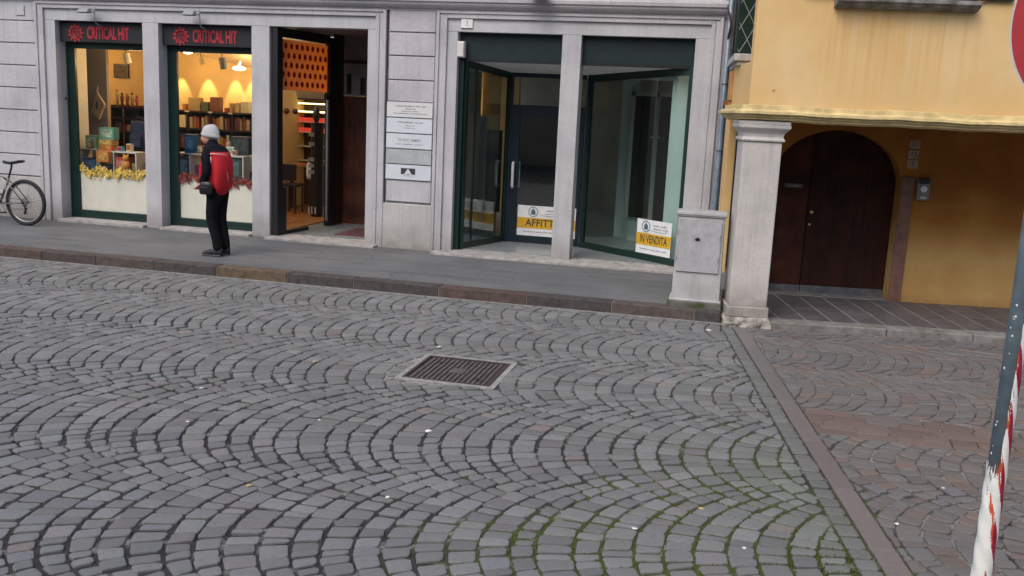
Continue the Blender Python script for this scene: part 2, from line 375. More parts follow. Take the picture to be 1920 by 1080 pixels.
def text(s, size, m, parent, mx, name='lettering', sx=1.0, bold=0.0, ext=.0015, align='CENTER', label=None):
    c = bpy.data.curves.new('t', 'FONT'); c.body = s; c.size = size; c.extrude = ext; c.offset = bold; c.align_x = align; c.align_y = 'CENTER'; c.resolution_u = 3
    t = bpy.data.objects.new('t', c); COL.objects.link(t); bpy.context.view_layer.update()
    me = bpy.data.meshes.new_from_object(t.evaluated_get(bpy.context.evaluated_depsgraph_get())); bpy.data.objects.remove(t)
    off = OFF[parent.name]
    me.transform(Matrix.Translation(-off) @ mx @ Matrix.Diagonal((sx, 1, 1, 1)))
    me.materials.clear(); me.materials.append(m)
    o = bpy.data.objects.new(name, me); COL.objects.link(o); o.parent = parent; OFF[o.name] = off
    if label: o['label'] = label
    return o
def face_mx(p, xdir=(1, 0, 0)):
    """text frame: x along xdir, up z, facing the viewer"""
    x = Vector(xdir).normalized(); z = x.cross(Vector((0, 0, 1))); y = Vector((0, 0, 1))
    return Matrix(((x.x, y.x, z.x, p[0]), (x.y, y.y, z.y, p[1]), (x.z, y.z, z.z, p[2]), (0, 0, 0, 1)))

# yellow building frame: u along its front, v into it
TH = R(8.3)
YM = Matrix.Translation((0, 9.95, 0)) @ Matrix.Rotation(TH, 4, 'Z')
def yw(u, v, z=0): return YM @ Vector((u, v, z))

# ================================================================ GROUND
struct(MB().add([(-150,-150,-.0115),(150,-150,-.0115),(150,150,-.0115),(-150,150,-.0115)], [(0,1,2,3)]).build('ground', M['bed'], origin=(0,0,-.0115)))

def clip(poly, a, b, c):
    """keep a*x+b*y<=c"""
    out = []; n = len(poly)
    for i in range(n):
        p, q = poly[i], poly[(i+1)%n]; dp = a*p[0]+b*p[1]-c; dq = a*q[0]+b*q[1]-c
        if dp <= 0: out.append(p)
        if (dp < 0 < dq) or (dq < 0 < dp):
            t = dp/(dp-dq); out.append((p[0]+(q[0]-p[0])*t, p[1]+(q[1]-p[1])*t))
    return out
def area(p): return .5*sum(p[i][0]*p[(i+1)%len(p)][1]-p[(i+1)%len(p)][0]*p[i][1] for i in range(len(p)))
class Paver:
    def __init__(s): s.mb = MB(); s.tint = []; s.edges = []
    def stone(s, poly, gap, col, h=0.0, rnd_c=.012, dome=.002, depth=.03):
        # clean & orient
        q = []
        for p in poly:
            if not q or math.hypot(p[0]-q[-1][0], p[1]-q[-1][1]) > .012: q.append(p)
        if len(q) > 2 and math.hypot(q[0][0]-q[-1][0], q[0][1]-q[-1][1]) < .012: q.pop()
        if len(q) < 3: return
        if area(q) < 0: q = q[::-1]
        if area(q) < .0022: return
        s.edges.append(q)
        def inset(pp, d):
            n = len(pp); L = []
            for i in range(n):
                a, b = pp[i], pp[(i+1)%n]; ex, ey = b[0]-a[0], b[1]-a[1]; l_ = math.hypot(ex, ey)
                nx, ny = -ey/l_, ex/l_; L.append((nx, ny, nx*a[0]+ny*a[1]+d))
            out = []
            for i in range(n):
                (a1,b1,c1), (a2,b2,c2) = L[i-1], L[i]; det = a1*b2-a2*b1
                if abs(det) < .12: out.append((pp[i][0]+(a1+a2)*.5*d, pp[i][1]+(b1+b2)*.5*d)); continue
                out.append(((c1*b2-c2*b1)/det, (a1*c2-a2*c1)/det))
            return out
        g = inset(q, gap*.5)
        if area(g) < .0012: return
        r = []
        n = len(g)
        for i in range(n):
            p, a, b = g[i], g[i-1], g[(i+1)%n]
            for o, first in ((a, 1), (b, 0)):
                d = math.hypot(o[0]-p[0], o[1]-p[1])
                if d < 1e-4: t = 0
                else: t = min(rnd_c*(.6+.9*rnd()), d*.3)/d
                r.append((p[0]+(o[0]-p[0])*t, p[1]+(o[1]-p[1])*t))
        # irregular mid-edge points
        r2 = []
        m = len(r)
        cx = sum(p[0] for p in r)/m; cy = sum(p[1] for p in r)/m
        for i in range(m):
            r2.append(r[i])
            if i % 2 == 1:
                b = r[(i+1)%m]; k = ru(-.02, .03); mx_, my_ = (r[i][0]+b[0])/2, (r[i][1]+b[1])/2
                r2.append((mx_+(mx_-cx)*k, my_+(my_-cy)*k))
        r = r2; m = len(r)
        tk = min(1, .011/max(area(q), .011))*.045; tx, ty = ru(-tk, tk), ru(-tk, tk)
        def zz(x, y, z): return z+h+(x-cx)*tx+(y-cy)*ty
        sc = 1-.0065/math.sqrt(max(area(q), .004))
        top = [(cx+(x-cx)*sc, cy+(y-cy)*sc) for x, y in r]
        sc2 = sc*.66
        o = len(s.mb.v)
        V = [(x, y, -depth) for x, y in r]+[(x, y, zz(x, y, -.0055)) for x, y in r]+[(x, y, zz(x, y, -.0010)) for x, y in top]
        V += [(cx+(x-cx)*sc2, cy+(y-cy)*sc2, zz(x, y, dome*.7)) for x, y in r]+[(cx, cy, zz(cx, cy, dome))]
        F = []
        for k in range(3):
            for i in range(m): F.append((k*m+i, k*m+(i+1)%m, (k+1)*m+(i+1)%m, (k+1)*m+i))
        for i in range(m): F.append((3*m+i, 3*m+(i+1)%m, 4*m))
        s.mb.add(V, F); s.tint += [*col, 1.0]*len(V)
    def arcs(s, x0, x1, lines, p, sarc, gap, clipper, colf, flip=1, hvar=.0045):
        """segmental-arc paving; lines = valley lines (a,b): y=a+b*x, from near to far"""
        for j in range(len(lines)-1):
            (a0, b0), (a1, b1) = lines[j], lines[j+1]
            Wd = (a1-a0); Rr = Wd*.7071*.97
            def P(x, v):
                xx = x+flip*(Rr-math.sqrt(max(Rr*Rr-v*v, 0)))
                t = v/Wd+.5; y0 = a0+b0*xx; y1 = a1+b1*xx
                return (xx, y0+(y1-y0)*t)
            half = Wd/2
            K = int((x1-x0)/p)+2
            wob = [ru(-.016, .016) for _ in range(K+2)]
            for k in range(-8, K):
                xk = x0+k*p+wob[k % K]; xk1 = x0+(k+1)*p+wob[(k+1) % K]
                n = max(4, int(round(2*Rr*math.asin(min(1, half/Rr))/sarc)))
                th0 = math.asin(half/Rr); th = [-th0]
                w = [ru(.62, 1.35) for _ in range(n)]; sm = sum(w); a = 0
                for q in w: a += q; th.append(-th0+2*th0*a/sm)
                A = []; Bq = []
                for i, t in enumerate(th):
                    v = Rr*math.sin(t); sgn = (p*math.sin(t)*math.cos(t))
                    v2 = v-sgn*.9
                    A.append(P(xk, v)); Bq.append(P(xk1, v2))
                if flip < 0: pass
                for i in range(n):
                    jt = lambda q: (q[0]+ru(-.0075, .0075), q[1]+ru(-.0065, .0065))
                    poly = [jt(A[i]), jt(Bq[i]), jt(Bq[i+1]), jt(A[i+1])]
                    poly = clipper(poly)
                    if poly and len(poly) > 2: s.stone(poly, gap*ru(.55, 1.5)*(1 if A[i][1] < 5.5 else max(.58, 1-.11*(A[i][1]-5.5))), colf(A[i][0], A[i][1]), ru(-hvar, hvar))
                # valley diamond (far side)
                if j < len(lines)-2:
                    a2, b2 = lines[j+2]; Wn = a2-a1; Rn = Wn*.7071*.97
                    va = half; xa = xk+flip*(Rr-math.sqrt(Rr*Rr-half*half)); xb = xk1+flip*(Rr-math.sqrt(Rr*Rr-half*half))
                    mid = (xb if flip > 0 else xb)
                    up = Bq[-1]; sft = p*.45
                    lo = (Bq[-1][0], 2*(a1+b1*Bq[-1][0])-Bq[-1][1])
                    poly = [(xa, a1+b1*xa), up, (xb, a1+b1*xb), lo]
                    poly = clipper(poly)
                    if poly and len(poly) > 2: s.stone(poly, gap*1.1, colf(xa, a1), ru(-hvar, hvar))

# border geometry: setts line and red slab line running from the corner pillar towards the viewer
BX, BY = -.064, 9.87; bd = Vector((.1445, -.9895)); bn = Vector((.9895, .1445))
def bline(off):
    c = bn.x*BX+bn.y*BY+off; return c
KY = 9.99
def col_main(x, y):
    k = rnd()
    base = (.152, .157, .155)
    if k < .10: base = (.155, .150, .149)
    elif k < .20: base = (.143, .146, .153)
    elif k < .40: base = (.160, .164, .160)
    elif k < .411: base = (.172, .145, .138)
    elif k < .50: base = (.148, .148, .143)
    green = max(0, 1-(abs(x-.6)*1.1+abs(y-5.6)*.45))
    v = ru(.80, 1.20)*1.10
    return (base[0]*v*(1-.10*green), base[1]*v*(1+.02*green), base[2]*v*(1-.14*green))
def clip_main(p):
    c = [sum(q[0] for q in p)/len(p), sum(q[1] for q in p)/len(p)]
    if -2.50 < c[0] < -1.65 and 6.80 < c[1] < 7.62: return None
    p = clip(p, 0, 1, KY)
    if len(p) > 2: p = clip(p, bn.x, bn.y, bline(0.0))
    return p
pv = Paver()
lines = [(.9,.19),(2.42,.18),(3.87,.165),(5.26,.145),(6.68,.115),(7.985,.085),(9.145,.045),(10.25,.01)]
pv.arcs(-9.6, 1.3, lines, .149, .118, .0180, clip_main, col_main)
# single row of setts beside the slab border
t = 0
while t < 8.4:
    L = ru(.11, .19)
    pts = []
    for s_, o_ in ((t, .0), (t, .120), (t+L, .120), (t+L, .0)):
        pts.append((BX+bd.x*s_+bn.x*o_, BY+bd.y*s_+bn.y*o_))
    v = ru(.85, 1.15); g = 1 if t > 2.0 else .5
    pv.stone(pts, .017, (.140*v, .148*v, .138*v), ru(-.003, .003)); t += L
# slab border
t = -.12
while t < 8.4:
    L = ru(.75, 1.0)
    pts = [(BX+bd.x*s_+bn.x*o_, BY+bd.y*s_+bn.y*o_) for s_, o_ in ((t, .124), (t, .257), (t+L, .257), (t+L, .124))]
    v = ru(.9, 1.12); c = random.choice([(.158,.140,.138), (.160,.150,.146), (.168,.138,.135), (.155,.146,.144)])
    pv.stone(pts, .008, tuple(q*v for q in c), ru(-.001, .002), rnd_c=.006, dome=0); t += L
# red paving on the right
def col_red(x, y):
    k = rnd(); v = ru(.84, 1.14)
    c = (.148,.131,.123) if k < .42 else (.142,.136,.131) if k < .74 else (.160,.122,.107) if k < .86 else (.132,.130,.132)
    return tuple(q*v for q in c)
def clip_red(lo, hi):
    def f(p):
        p = clip(p, -bn.x, -bn.y, -bline(.262))
        if len(p) > 2: p = clip(p, 0, 1, hi)
        if len(p) > 2: p = clip(p, 0, -1, -lo)
        if len(p) > 2: p = clip(p, -math.sin(TH), math.cos(TH), 9.95*math.cos(TH)-.06)
        return p
    return f
pv.arcs(-.4, 6.0, [(7.18,-.02),(8.42,.06),(9.55,.12),(10.7,.14)], .128, .104, .011, clip_red(7.28, 20), col_red, flip=-1)
pv.arcs(-.2, 6.0, [(2.2,-.03),(3.35,-.03),(4.5,-.03),(5.65,-.03),(6.72,-.03)], .130, .108, .0115, clip_red(0, 6.66), col_red, flip=1)
# band of larger red slabs
y = 6.67
for hh, Lr in ((.125, (.25, .5)), (.11, (.14, .26)), (.125, (.22, .45)), (.11, (.14, .3)), (.13, (.3, .55))):
    x = -.3
    while x < 5:
        L = ru(*Lr); poly = [(x, y-.03*x), (x+L, y-.03*(x+L)), (x+L, y+hh-.03*(x+L)), (x, y+hh-.03*x)]
        c = clip(poly, -bn.x, -bn.y, -bline(.262))
        if len(c) > 2:
            v = ru(.85, 1.15); pv.stone(c, .010, (.150*v, .112*v, .098*v) if rnd() < .75 else (.13*v, .115*v, .108*v), ru(-.003, .003), rnd_c=.006, dome=.001)
        x += L
    y += hh
road = struct(pv.mb.build('road', M['pave'], origin=(0, 0, 0), tint=pv.tint, fixn=False, smooth=False))

# moss tufts growing in the joints
mo = MB()
for q in pv.edges:
    for i in range(len(q)):
        a, b = q[i], q[(i+1)%len(q)]; cx, cy = (a[0]+b[0])/2, (a[1]+b[1])/2
        if cy > 7.2 or cx < -3.2 or cx > 1.0: continue
        dens = max(0, 1.05-(abs(cx-.15)*.52+abs(cy-4.35)*.38))
        dens *= .35+.65*(math.sin(cx*3.1+1.3)*math.sin(cy*2.7+cx)+1)/2
        # joints that run away from the viewer collect more of it
        along = abs(b[1]-a[1])/(math.hypot(b[0]-a[0], b[1]-a[1])+1e-6)
        n = int(dens*dens*26*(.25+along)*ru(.5, 1.3))
        for _ in range(n):
            t = rnd(); x = a[0]+(b[0]-a[0])*t+ru(-.006, .006); yv = a[1]+(b[1]-a[1])*t+ru(-.006, .006)
            r = ru(.003, .0095); hz = ru(-.009, .001)
            pts = []
            for k in range(5):
                w = k*1.2566+rnd(); pts.append((x+r*math.cos(w), yv+r*math.sin(w), -.014))
            pts.append((x, yv, hz+.004))
            mo.add(pts, [(0,1,5),(1,2,5),(2,3,5),(3,4,5),(4,0,5)])
# grass blades at the bottom right corner
for (gx, gy, n) in ((.53,4.15,260),(.50,4.45,120),(.55,3.9,160),(.68,4.25,120),(.78,4.58,60),(.43,4.75,60),(.60,4.65,60)):
    near_e = [(q[i], q[(i+1)%len(q)]) for q in pv.edges for i in range(len(q)) if math.hypot(q[i][0]-gx, q[i][1]-gy) < .17]
    if not near_e: continue
    for _ in range(n):
        A_, B_ = random.choice(near_e); t_ = rnd()
        x = A_[0]+(B_[0]-A_[0])*t_+random.gauss(0, .004); yv = A_[1]+(B_[1]-A_[1])*t_+random.gauss(0, .004); w = ru(0, 6.28); L = ru(.004, .014); hh = ru(.001, .010)
        dx, dy = math.cos(w), math.sin(w)
        mo.add([(x-dy*.003, yv+dx*.003, -.012), (x+dy*.003, yv-dx*.003, -.012), (x+dx*L*.6+dy*.001, yv+dy*L*.6-dx*.001, hh), (x+dx*L, yv+dy*L, hh*.8)], [(0,1,2),(0,2,3)])
tag(mo.build('moss', M['moss'], fixn=False), 'green moss and small grass growing in the joints between the paving stones', 'moss', kind='stuff')

# ---- manhole cover
mh = thing('manhole_cover', 'square rusty ribbed iron drain cover set in the grey paving', 'manhole cover', (-2.075, 7.205, 0))
x0, x1, y0, y1 = -2.43, -1.72, 6.85, 7.56
M['iron'] = mat('rusty_iron', (.075, .055, .055), .62, .35, var=.3, scale=11, bstr=.3)
M['ironrib'] = mat('worn_iron_rib', (.155, .13, .13), .5, .35, var=.3, scale=14, bstr=.15)
M['mortar'] = mat('pale_mortar', (.30, .29, .28), .9, var=.25, scale=18, bstr=.4)
B('mortar_bed', M['mortar'], mh, (x0-.045, x1+.045, y0-.05, y0, -.03, .0035), (x0-.045, x1+.045, y1, y1+.05, -.03, .0035), (x0-.045, x0, y0, y1, -.03, .003), (x1, x1+.045, y0, y1, -.03, .003), bevel=.003)
B('frame', M['iron'], mh, (x0, x1, y0, y0+.025, -.03, .005), (x0, x1, y1-.025, y1, -.03, .005), (x0, x0+.025, y0+.025, y1-.025, -.03, .005), (x1-.025, x1, y0+.025, y1-.025, -.03, .005), bevel=.002)
B('cover_plate', M['iron'], mh, (x0+.032, x1-.032, y0+.032, y1-.032, -.03, -.006), bevel=.002)
rb = MB(); n = 15
for i in range(n):
    xx = x0+.045+(x1-x0-.09)*(i+.5)/n
    if 6 <= i <= 8: rb.box(xx-.010, xx+.010, y0+.05, 7.205-.09, -.007, .003); rb.box(xx-.010, xx+.010, 7.205+.09, y1-.05, -.007, .003)
    else: rb.box(xx-.010, xx+.010, y0+.05, y1-.05, -.007, .003)
rb.build('rib', M['ironrib'], mh, bevel=.003)
MB().box(-2.135, -2.015, 7.145, 7.265, -.006, .0035).build('centre_boss', M['ironrib'], mh, bevel=.004)
B('lifting_slot', M['black'], mh, (x0+.12, x0+.17, 7.36, 7.39, -.006, .004), (x1-.17, x1-.12, 7.0, 7.03, -.006, .004))

# ---- scraps of paper and pebbles on the paving
def scrap(x, y, s, z, label, m, name='paper_scrap', grp='pale scraps lying on the paving'):
    mb = MB(); pts = []; n = 6
    for k in range(n):
        w = k*6.283/n+ru(-.3, .3); pts.append((x+s*ru(.6, 1.1)*math.cos(w), y+s*ru(.6, 1.3)*math.sin(w), z+ru(.002, .006)))
    c = (x+ru(-.2, .2)*s, y, z+s*.45)
    mb.add(pts+[c]+[(p[0], p[1], p[2]-.002) for p in pts], [(i, (i+1)%n, n) for i in range(n)]+[tuple(range(n+1, 2*n+1))[::-1]]+[(i, i+n+1, (i+1)%n+n+1, (i+1)%n) for i in range(n)])
    return tag(mb.build(name, m), label, 'litter', grp)
M['paper'] = plain('white_paper', (.72, .72, .68), .8)
M['leafy'] = plain('dry_leaf', (.42, .32, .16), .8)
for x, y, s, lab in ((-2.45,7.86,.022,'white paper scrap just behind the left corner of the drain cover'),
    (-1.83,5.72,.026,'largest white paper scrap, beyond a mossy joint left of centre'),
    (-2.58,5.67,.018,'small white scrap left of the largest paper scrap'),
    (-.17,9.60,.030,'flat white scrap close to the kerb end near the stone pillar'),
    (-.37,4.67,.017,'pale pebble lying in the lower centre of the paving'),
    (-1.70,4.62,.014,'tiny pale pebble low in the picture, left of the centre one'),
    (.18,4.62,.013,'pale chip on the mossy setts near the slab border'),
    (-3.66,6.02,.016,'small white chip far left on the setts'),
    (-3.35,5.34,.013,'faint white chip on the left setts nearer the viewer'),
    (1.33,5.85,.014,'white pebble on the red paving beside the slab border'),
    (.98,5.20,.013,'white pebble on the joint of the red slab border')):
    scrap(x, y, s, .001, lab, M['paper'])
for x, y, s, lab in ((-3.23,7.00,.024,'tan dry leaf left of the drain cover'), (-2.47,4.52,.020,'thin straw coloured stub in a joint at lower left'), (-.05,5.05,.018,'dry leaf bit on the setts at lower right')):
    scrap(x, y, s, .001, lab, M['leafy'], 'dry_leaf', 'dry leaves on the paving')

# ---- kerb and pavement
kb = MB(); x = -14.5
while x < -.10:
    L = min(ru(.75, 1.15), -.07-x)
    if L < .3: L = -.07-x
    kb.box(x+.004, x+L-.004, KY, KY+.20, -.05, .118+ru(-.003, .003), 3 if abs(x+5.9) < .5 else random.choice([0,0,1,1,2])); x += L
struct(kb.build('kerb', [M['kerb'], mat('kerb_dark', (.062, .054, .052), .75, var=.3, scale=12, bstr=.4, bscale=40), mat('kerb_red', (.088, .060, .050), .75, var=.3, scale=12, bstr=.4, bscale=40), mat('kerb_tan', (.120, .085, .055), .8, var=.3, scale=12, bstr=.4, bscale=40)], origin=(-7, KY, 0), bevel=.008))
# pale mortar joints and gutter line
B('kerb_mortar', M['mortar'], None, (-14.4, -.09, KY+.012, KY+.19, -.04, .108))['kind'] = 'structure'
B('gutter_fillet', M['mortar'], None, (-14.4, -.06, KY-.022, KY-.001, -.03, .0045))['kind'] = 'structure'
sw = MB()
nx, ny = 60, 10
V = []; F = []
for j in range(ny+1):
    for i in range(nx+1):
        X = -14.5+14.42*i/nx; Y = KY+.205+(12.30-KY-.205)*j/ny; V.append((X, Y, .112+.05*(j/ny)**1.5+ru(-.0012, .0012)))
for j in range(ny):
    for i in range(nx): F.append((j*(nx+1)+i, j*(nx+1)+i+1, (j+1)*(nx+1)+i+1, (j+1)*(nx+1)+i))
struct(sw.add(V, F).build('sidewalk', M['asphalt'], origin=(-7, 11, .1), smooth=True))
# ================================================================ GREY BUILDING
gb = thing('grey_building', 'grey stone building front with shop bays between square pillars', 'building', (-5, 12.24, 0))
F0 = 12.24
def rustic(name, xa, xb, zs, y=F0, lab=None, m=None):
    mb = MB()
    for i in range(len(zs)-1):
        mb.box(xa+ru(0, .002), xb-ru(0, .002), y-.012+ru(-.0015, .0015), y+.15, zs[i]+.007, zs[i+1]-.007)
    o = mb.build(name, m or M['wall'], gb, bevel=.007)
    return o
B('wall_core', M['groove'], gb, (-14.5, -10.003, F0+.006, F0+.5, .0, 3.3), (-4.64, -3.972, F0+.006, F0+.5, .0, 3.3))
rustic('rusticated_pier', -14.5, -10.02, [.787,1.10,1.42,1.745,2.065,2.385,2.70,3.012,3.30])
rustic('rusticated_pier', -4.622, -3.99, [.787,1.083], m=M['wall'])
rustic('rusticated_pier', -4.622, -3.99, [2.112,2.395,2.705,3.005,3.29], m=M['wall_lilac'])
B('pier_base', M['plinth'], gb, (-14.5, -10.02, F0-.02, F0+.1, 0, .775), bevel=.006)
B('pier_base', M['plinth'], gb, (-4.655, -3.955, F0-.045, F0+.1, 0, .765), (-4.70, -3.90, F0-.065, F0+.1, 0, .155), bevel=.008)
B('backing_stone', M['wall'], gb, (-4.62, -3.99, F0+.0, F0+.1, 1.08, 2.115))
# surrounds: A from -10.0 to -4.64, B from -3.97 to -.35
def surround(xa, xb, fl, fr):
    mb = MB()
    yf = F0
    # flat fascia header + jambs
    mb.box(fl, fr, yf, yf+.24, 3.033, 3.195)
    o1 = mb.build('lintel', M['wall'], gb, bevel=.004)
    j = MB()
    return o1
M_ = M['wall']
# header flat bands
B('lintel', M_, gb, (-9.86, -4.80, F0, F0+.23, 3.033, 3.197), bevel=.004)
B('lintel', M_, gb, (-3.86, -.475, F0, F0+.23, 3.033, 3.197), bevel=.004)
# moulded architraves (three steps, mitred look)
def archi(xa, xb):
    for k, (w0, w1, pr) in enumerate(((0, .045, .040), (.045, .095, .022), (.095, .145, .034))):
        B('architrave', M['wall_lilac'] if k != 1 else M_, gb,
          (xa+w0, xa+w1, F0-pr, F0+.1, .12, 3.28-w0*.62), (xb-w1, xb-w0, F0-pr, F0+.1, .12, 3.28-w0*.62),
          (xa+w1, xb-w1, F0-pr, F0+.1, 3.28-w1*.58, 3.28-w0*.58), bevel=.005)
archi(-10.005, -4.66); archi(-3.975, -.345)
# jamb boards
B('jamb', M_, gb, (-9.862, -9.692, F0, F0+.21, .12, 3.031), bevel=.004)
B('jamb', M_, gb, (-4.926, -4.803, F0, F0+.40, .12, 3.031), bevel=.004)
B('jamb', M_, gb, (-3.832, -3.690, F0, F0+.15, .12, 3.031), bevel=.004)
B('jamb', M_, gb, (-.667, -.489, F0, F0+.15, .12, 3.031), bevel=.004)
# square pillars
def pil(xa, xb, d=.23): return B('square_pillar', M_, gb, (xa, xb, F0+.001, F0+d, .12, 3.032), bevel=.006)
pil(-8.285, -8.035); pil(-6.612, -6.345, .30); pil(-2.318, -2.075, .24)
# string course, and the plain wall above it
co_ = [(F0+.1,3.282),(F0-.02,3.282),(F0-.02,3.305),(F0-.05,3.312),(F0-.085,3.34),(F0-.10,3.36),(F0-.10,3.385),(F0-.125,3.39),(F0-.13,3.43),(F0-.115,3.47),(F0-.06,3.50),(F0-.06,3.62),(F0+.1,3.64)]
MB().extr(co_, -14.5, -.31).build('string_course', M['wall_lilac'], gb, bevel=.002)
B('upper_wall', M['wall_lilac'], gb, (-14.5, -.33, F0+.02, F0+.4, 3.63, 8.2))
B('side_wall', M['wall_lilac'], gb, (-.345, -.31, F0+.01, F0+.5, .1, 3.30))
# upper windows so that the front goes on above the picture
for wx in (-12.6, -9.2, -5.9, -2.4):
    f = B('window', M['plinth'], gb, (wx-.75, wx-.6, F0-.04, F0+.02, 4.5, 6.7), (wx+.6, wx+.75, F0-.04, F0+.02, 4.5, 6.7), (wx-.75, wx+.75, F0-.06, F0+.02, 6.7, 6.9), (wx-.8, wx+.8, F0-.12, F0+.02, 4.4, 4.5), bevel=.006)
    B('pane', M['dgrey'], f, (wx-.6, wx+.6, F0+.005, F0+.018, 4.5, 6.7))
# sills and steps
sill = mat('sill_limestone', (.36, .345, .33), .75, var=.25, scale=9, bstr=.3)
B('door_sill', sill, gb, (-9.70, -8.285, F0-.10, F0+.25, .10, .196), (-8.02, -6.612, F0-.10, F0+.30, .10, .190), bevel=.006)
B('door_step', sill, gb, (-6.34, -4.72, F0-.19, F0+.30, .08, .186), (-3.90, -.33, F0-.27, F0+.20, .08, .184), bevel=.01)
B('vestibule_floor', M['vestfloor'], gb, (-6.34, -4.80, F0+.30, 19.0, .05, .190), (-3.69, -.62, F0+.20, 13.6, .05, .192))
# shop interior shell (left shop)
# side walls / ceilings / floors
B('shop_floor', M['wood'], gb, (-13.5, -6.36, 12.60, 19.0, .05, .20))
B('shop_back_wall', M['warmwall'], gb, (-13.5, -7.75, 15.05, 15.2, .2, 3.2), (-9.5, -4.0, 17.2, 17.35, .2, 3.2))
B('shop_wall_end', M['warmwall'], gb, (-7.78, -7.70, 15.2, 17.2, .2, 3.2), (-13.6, -13.5, 12.6, 15.1, .2, 3.2))
B('window_cheek', M['cream'], gb, (-9.98, -9.80, 12.64, 13.05, .2, 3.0))
B('dividing_panel', M['greypanel'], gb, (-10.9, -9.86, 13.60, 13.66, .2, 3.0))
# sloped vault over the back of the shop and flat ceiling
mb = MB(); mb.add([(-13.5,12.5,3.08),(-6.2,12.5,3.08),(-6.2,14.1,2.86),(-13.5,14.1,3.0),(-13.5,15.05,2.96),(-9.6,15.05,2.80),(-7.7,15.05,2.50),(-6.2,17.2,2.60),(-6.2,15.05,2.72)],
   [(0,1,2,3),(3,2,8,6,5,4),(6,8,7)])
mb.build('shop_ceiling', M['warmceil'], gb)
B('window_back_board', M['black'], gb, (-13.5, -9.99, 12.47, 12.52, .1, 3.2), (-8.28, -8.04, 12.475, 12.60, .1, 3.2), (-6.605, -6.36, 12.56, 12.62, .1, 3.05))
# corridor of the middle bay: partition, ceiling, end wall, door leaf
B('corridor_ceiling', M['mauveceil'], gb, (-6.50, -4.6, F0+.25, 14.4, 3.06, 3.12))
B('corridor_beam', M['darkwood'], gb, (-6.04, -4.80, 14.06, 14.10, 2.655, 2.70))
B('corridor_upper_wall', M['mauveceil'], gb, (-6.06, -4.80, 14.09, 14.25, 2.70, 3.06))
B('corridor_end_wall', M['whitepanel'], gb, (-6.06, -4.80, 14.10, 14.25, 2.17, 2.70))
B('corridor_slot', M['black'], gb, (-6.00, -5.93, 14.085, 14.10, 2.20, 2.50), (-5.78, -5.70, 14.085, 14.10, 2.19, 2.44))
B('corridor_side_wall', M['mauveceil'], gb, (-4.80, -4.72, F0+.4, 14.2, .19, 3.06))
pan = B('inner_wood_door', M['redwood'], gb, (-6.06, -4.80, 14.08, 14.20, .19, 2.165))
B('inner_wood_door_panel', M['redwood'], pan, (-5.98, -5.86, 14.06, 14.08, .35, 2.08), (-5.78, -5.66, 14.06, 14.08, .35, 2.08), (-5.56, -5.42, 14.06, 14.08, .35, 2.08), bevel=.01)
B('corridor_left_wall', M['darkwood'], gb, (-6.10, -6.04, 13.80, 14.06, .19, 3.06))
B('door_mat', mat('red_mat', (.10, .035, .045), .95, var=.4, scale=9), gb, (-5.6, -5.05, 12.75, 13.6, .19, .198))

# ---- window frames of the left shop
def shopwin(xa, xb, zb, board, lab):
    """green frame + glass + cream lower board, in a bay from xa to xb"""
    y = 12.45
    fr = B('window_frame', M['green'], gb, (xa, xa+.145, y, y+.05, zb, 2.75), (xb-.03, xb, y, y+.05, zb, 2.75), (xa+.145, xb-.03, y, y+.05, zb, zb+.115), (xa+.145, xb-.03, y, y+.05, 2.66, 2.75), bevel=.004)
    B('glass_pane', M['glass'], fr, (xa+.145, xb-.03, y+.02, y+.028, zb+.115, 2.66))
    B('lower_board', M['cream'], fr, (xa+.15, xb-.035, y+.035, y+.045, zb+.117, board))
    return fr
shopwin(-9.69, -8.286, .197, .895, '')
shopwin(-8.034, -6.613, .192, .885, '')
B('sign_housing', M['black'], gb, (-9.69, -8.286, 12.40, 12.6, 2.752, 3.03), (-8.034, -6.613, 12.40, 12.6, 2.752, 3.03))
def shopsign(xa, xb, xl, lab):
    t = thing('shop_sign', lab, 'shop sign', ((xa+xb)/2, 12.30, 2.74), 'black shop signs with red letters')
    B('sign_board', M['signblack'], t, (xa+.01, xb-.01, 12.33, 12.398, 2.745, 3.02), bevel=.003)
    text('CRITICAL HIT', .235, M['signred'], t, face_mx((xl+.665, 12.328, 2.868)), sx=.47, bold=.007)
    # cog wheel emblem with a polyhedron inside
    c = Vector((xl+.145, 12.328, 2.868)); mb = MB()
    mb.ring(c, (0,1,0), .088, .010, 32, 6)
    for k in range(11):
        w = 6.283*k/11; d = Vector((math.cos(w), 0, math.sin(w))); e = Vector((-d.z, 0, d.x))
        a = c+d*.094; mb.add([a-e*.016-Vector((0,.004,0)), a+e*.016-Vector((0,.004,0)), a+d*.034+e*.006-Vector((0,.004,0)), a+d*.034-e*.006-Vector((0,.004,0)), a-e*.016, a+e*.016, a+d*.034+e*.006, a+d*.034-e*.006], [(0,1,2,3),(4,7,6,5),(0,4,5,1),(1,5,6,2),(2,6,7,3),(3,7,4,0)])
    hx = [c+Vector((math.cos(6.283*k/6+.52), 0, math.sin(6.283*k/6+.52)))*.066 for k in range(6)]
    tr = [c+Vector((math.cos(6.283*k/3+1.5708), 0, math.sin(6.283*k/3+1.5708)))*.036 for k in range(3)]
    for k in range(6): mb.tube([hx[k], hx[(k+1)%6]], .0045, 5)
    for k in range(3):
        mb.tube([tr[k], tr[(k+1)%3]], .004, 5)
        for q in range(6):
            if (hx[q]-tr[k]).length < .058: mb.tube([tr[k], hx[q]], .003, 5)
    mb.build('emblem', M['signred'], t)
shopsign(-9.69, -8.286, -9.56, 'black sign with red lettering over the left shop window with yellow garland')
shopsign(-8.034, -6.613, -7.88, 'black sign with red lettering over the window behind the person')

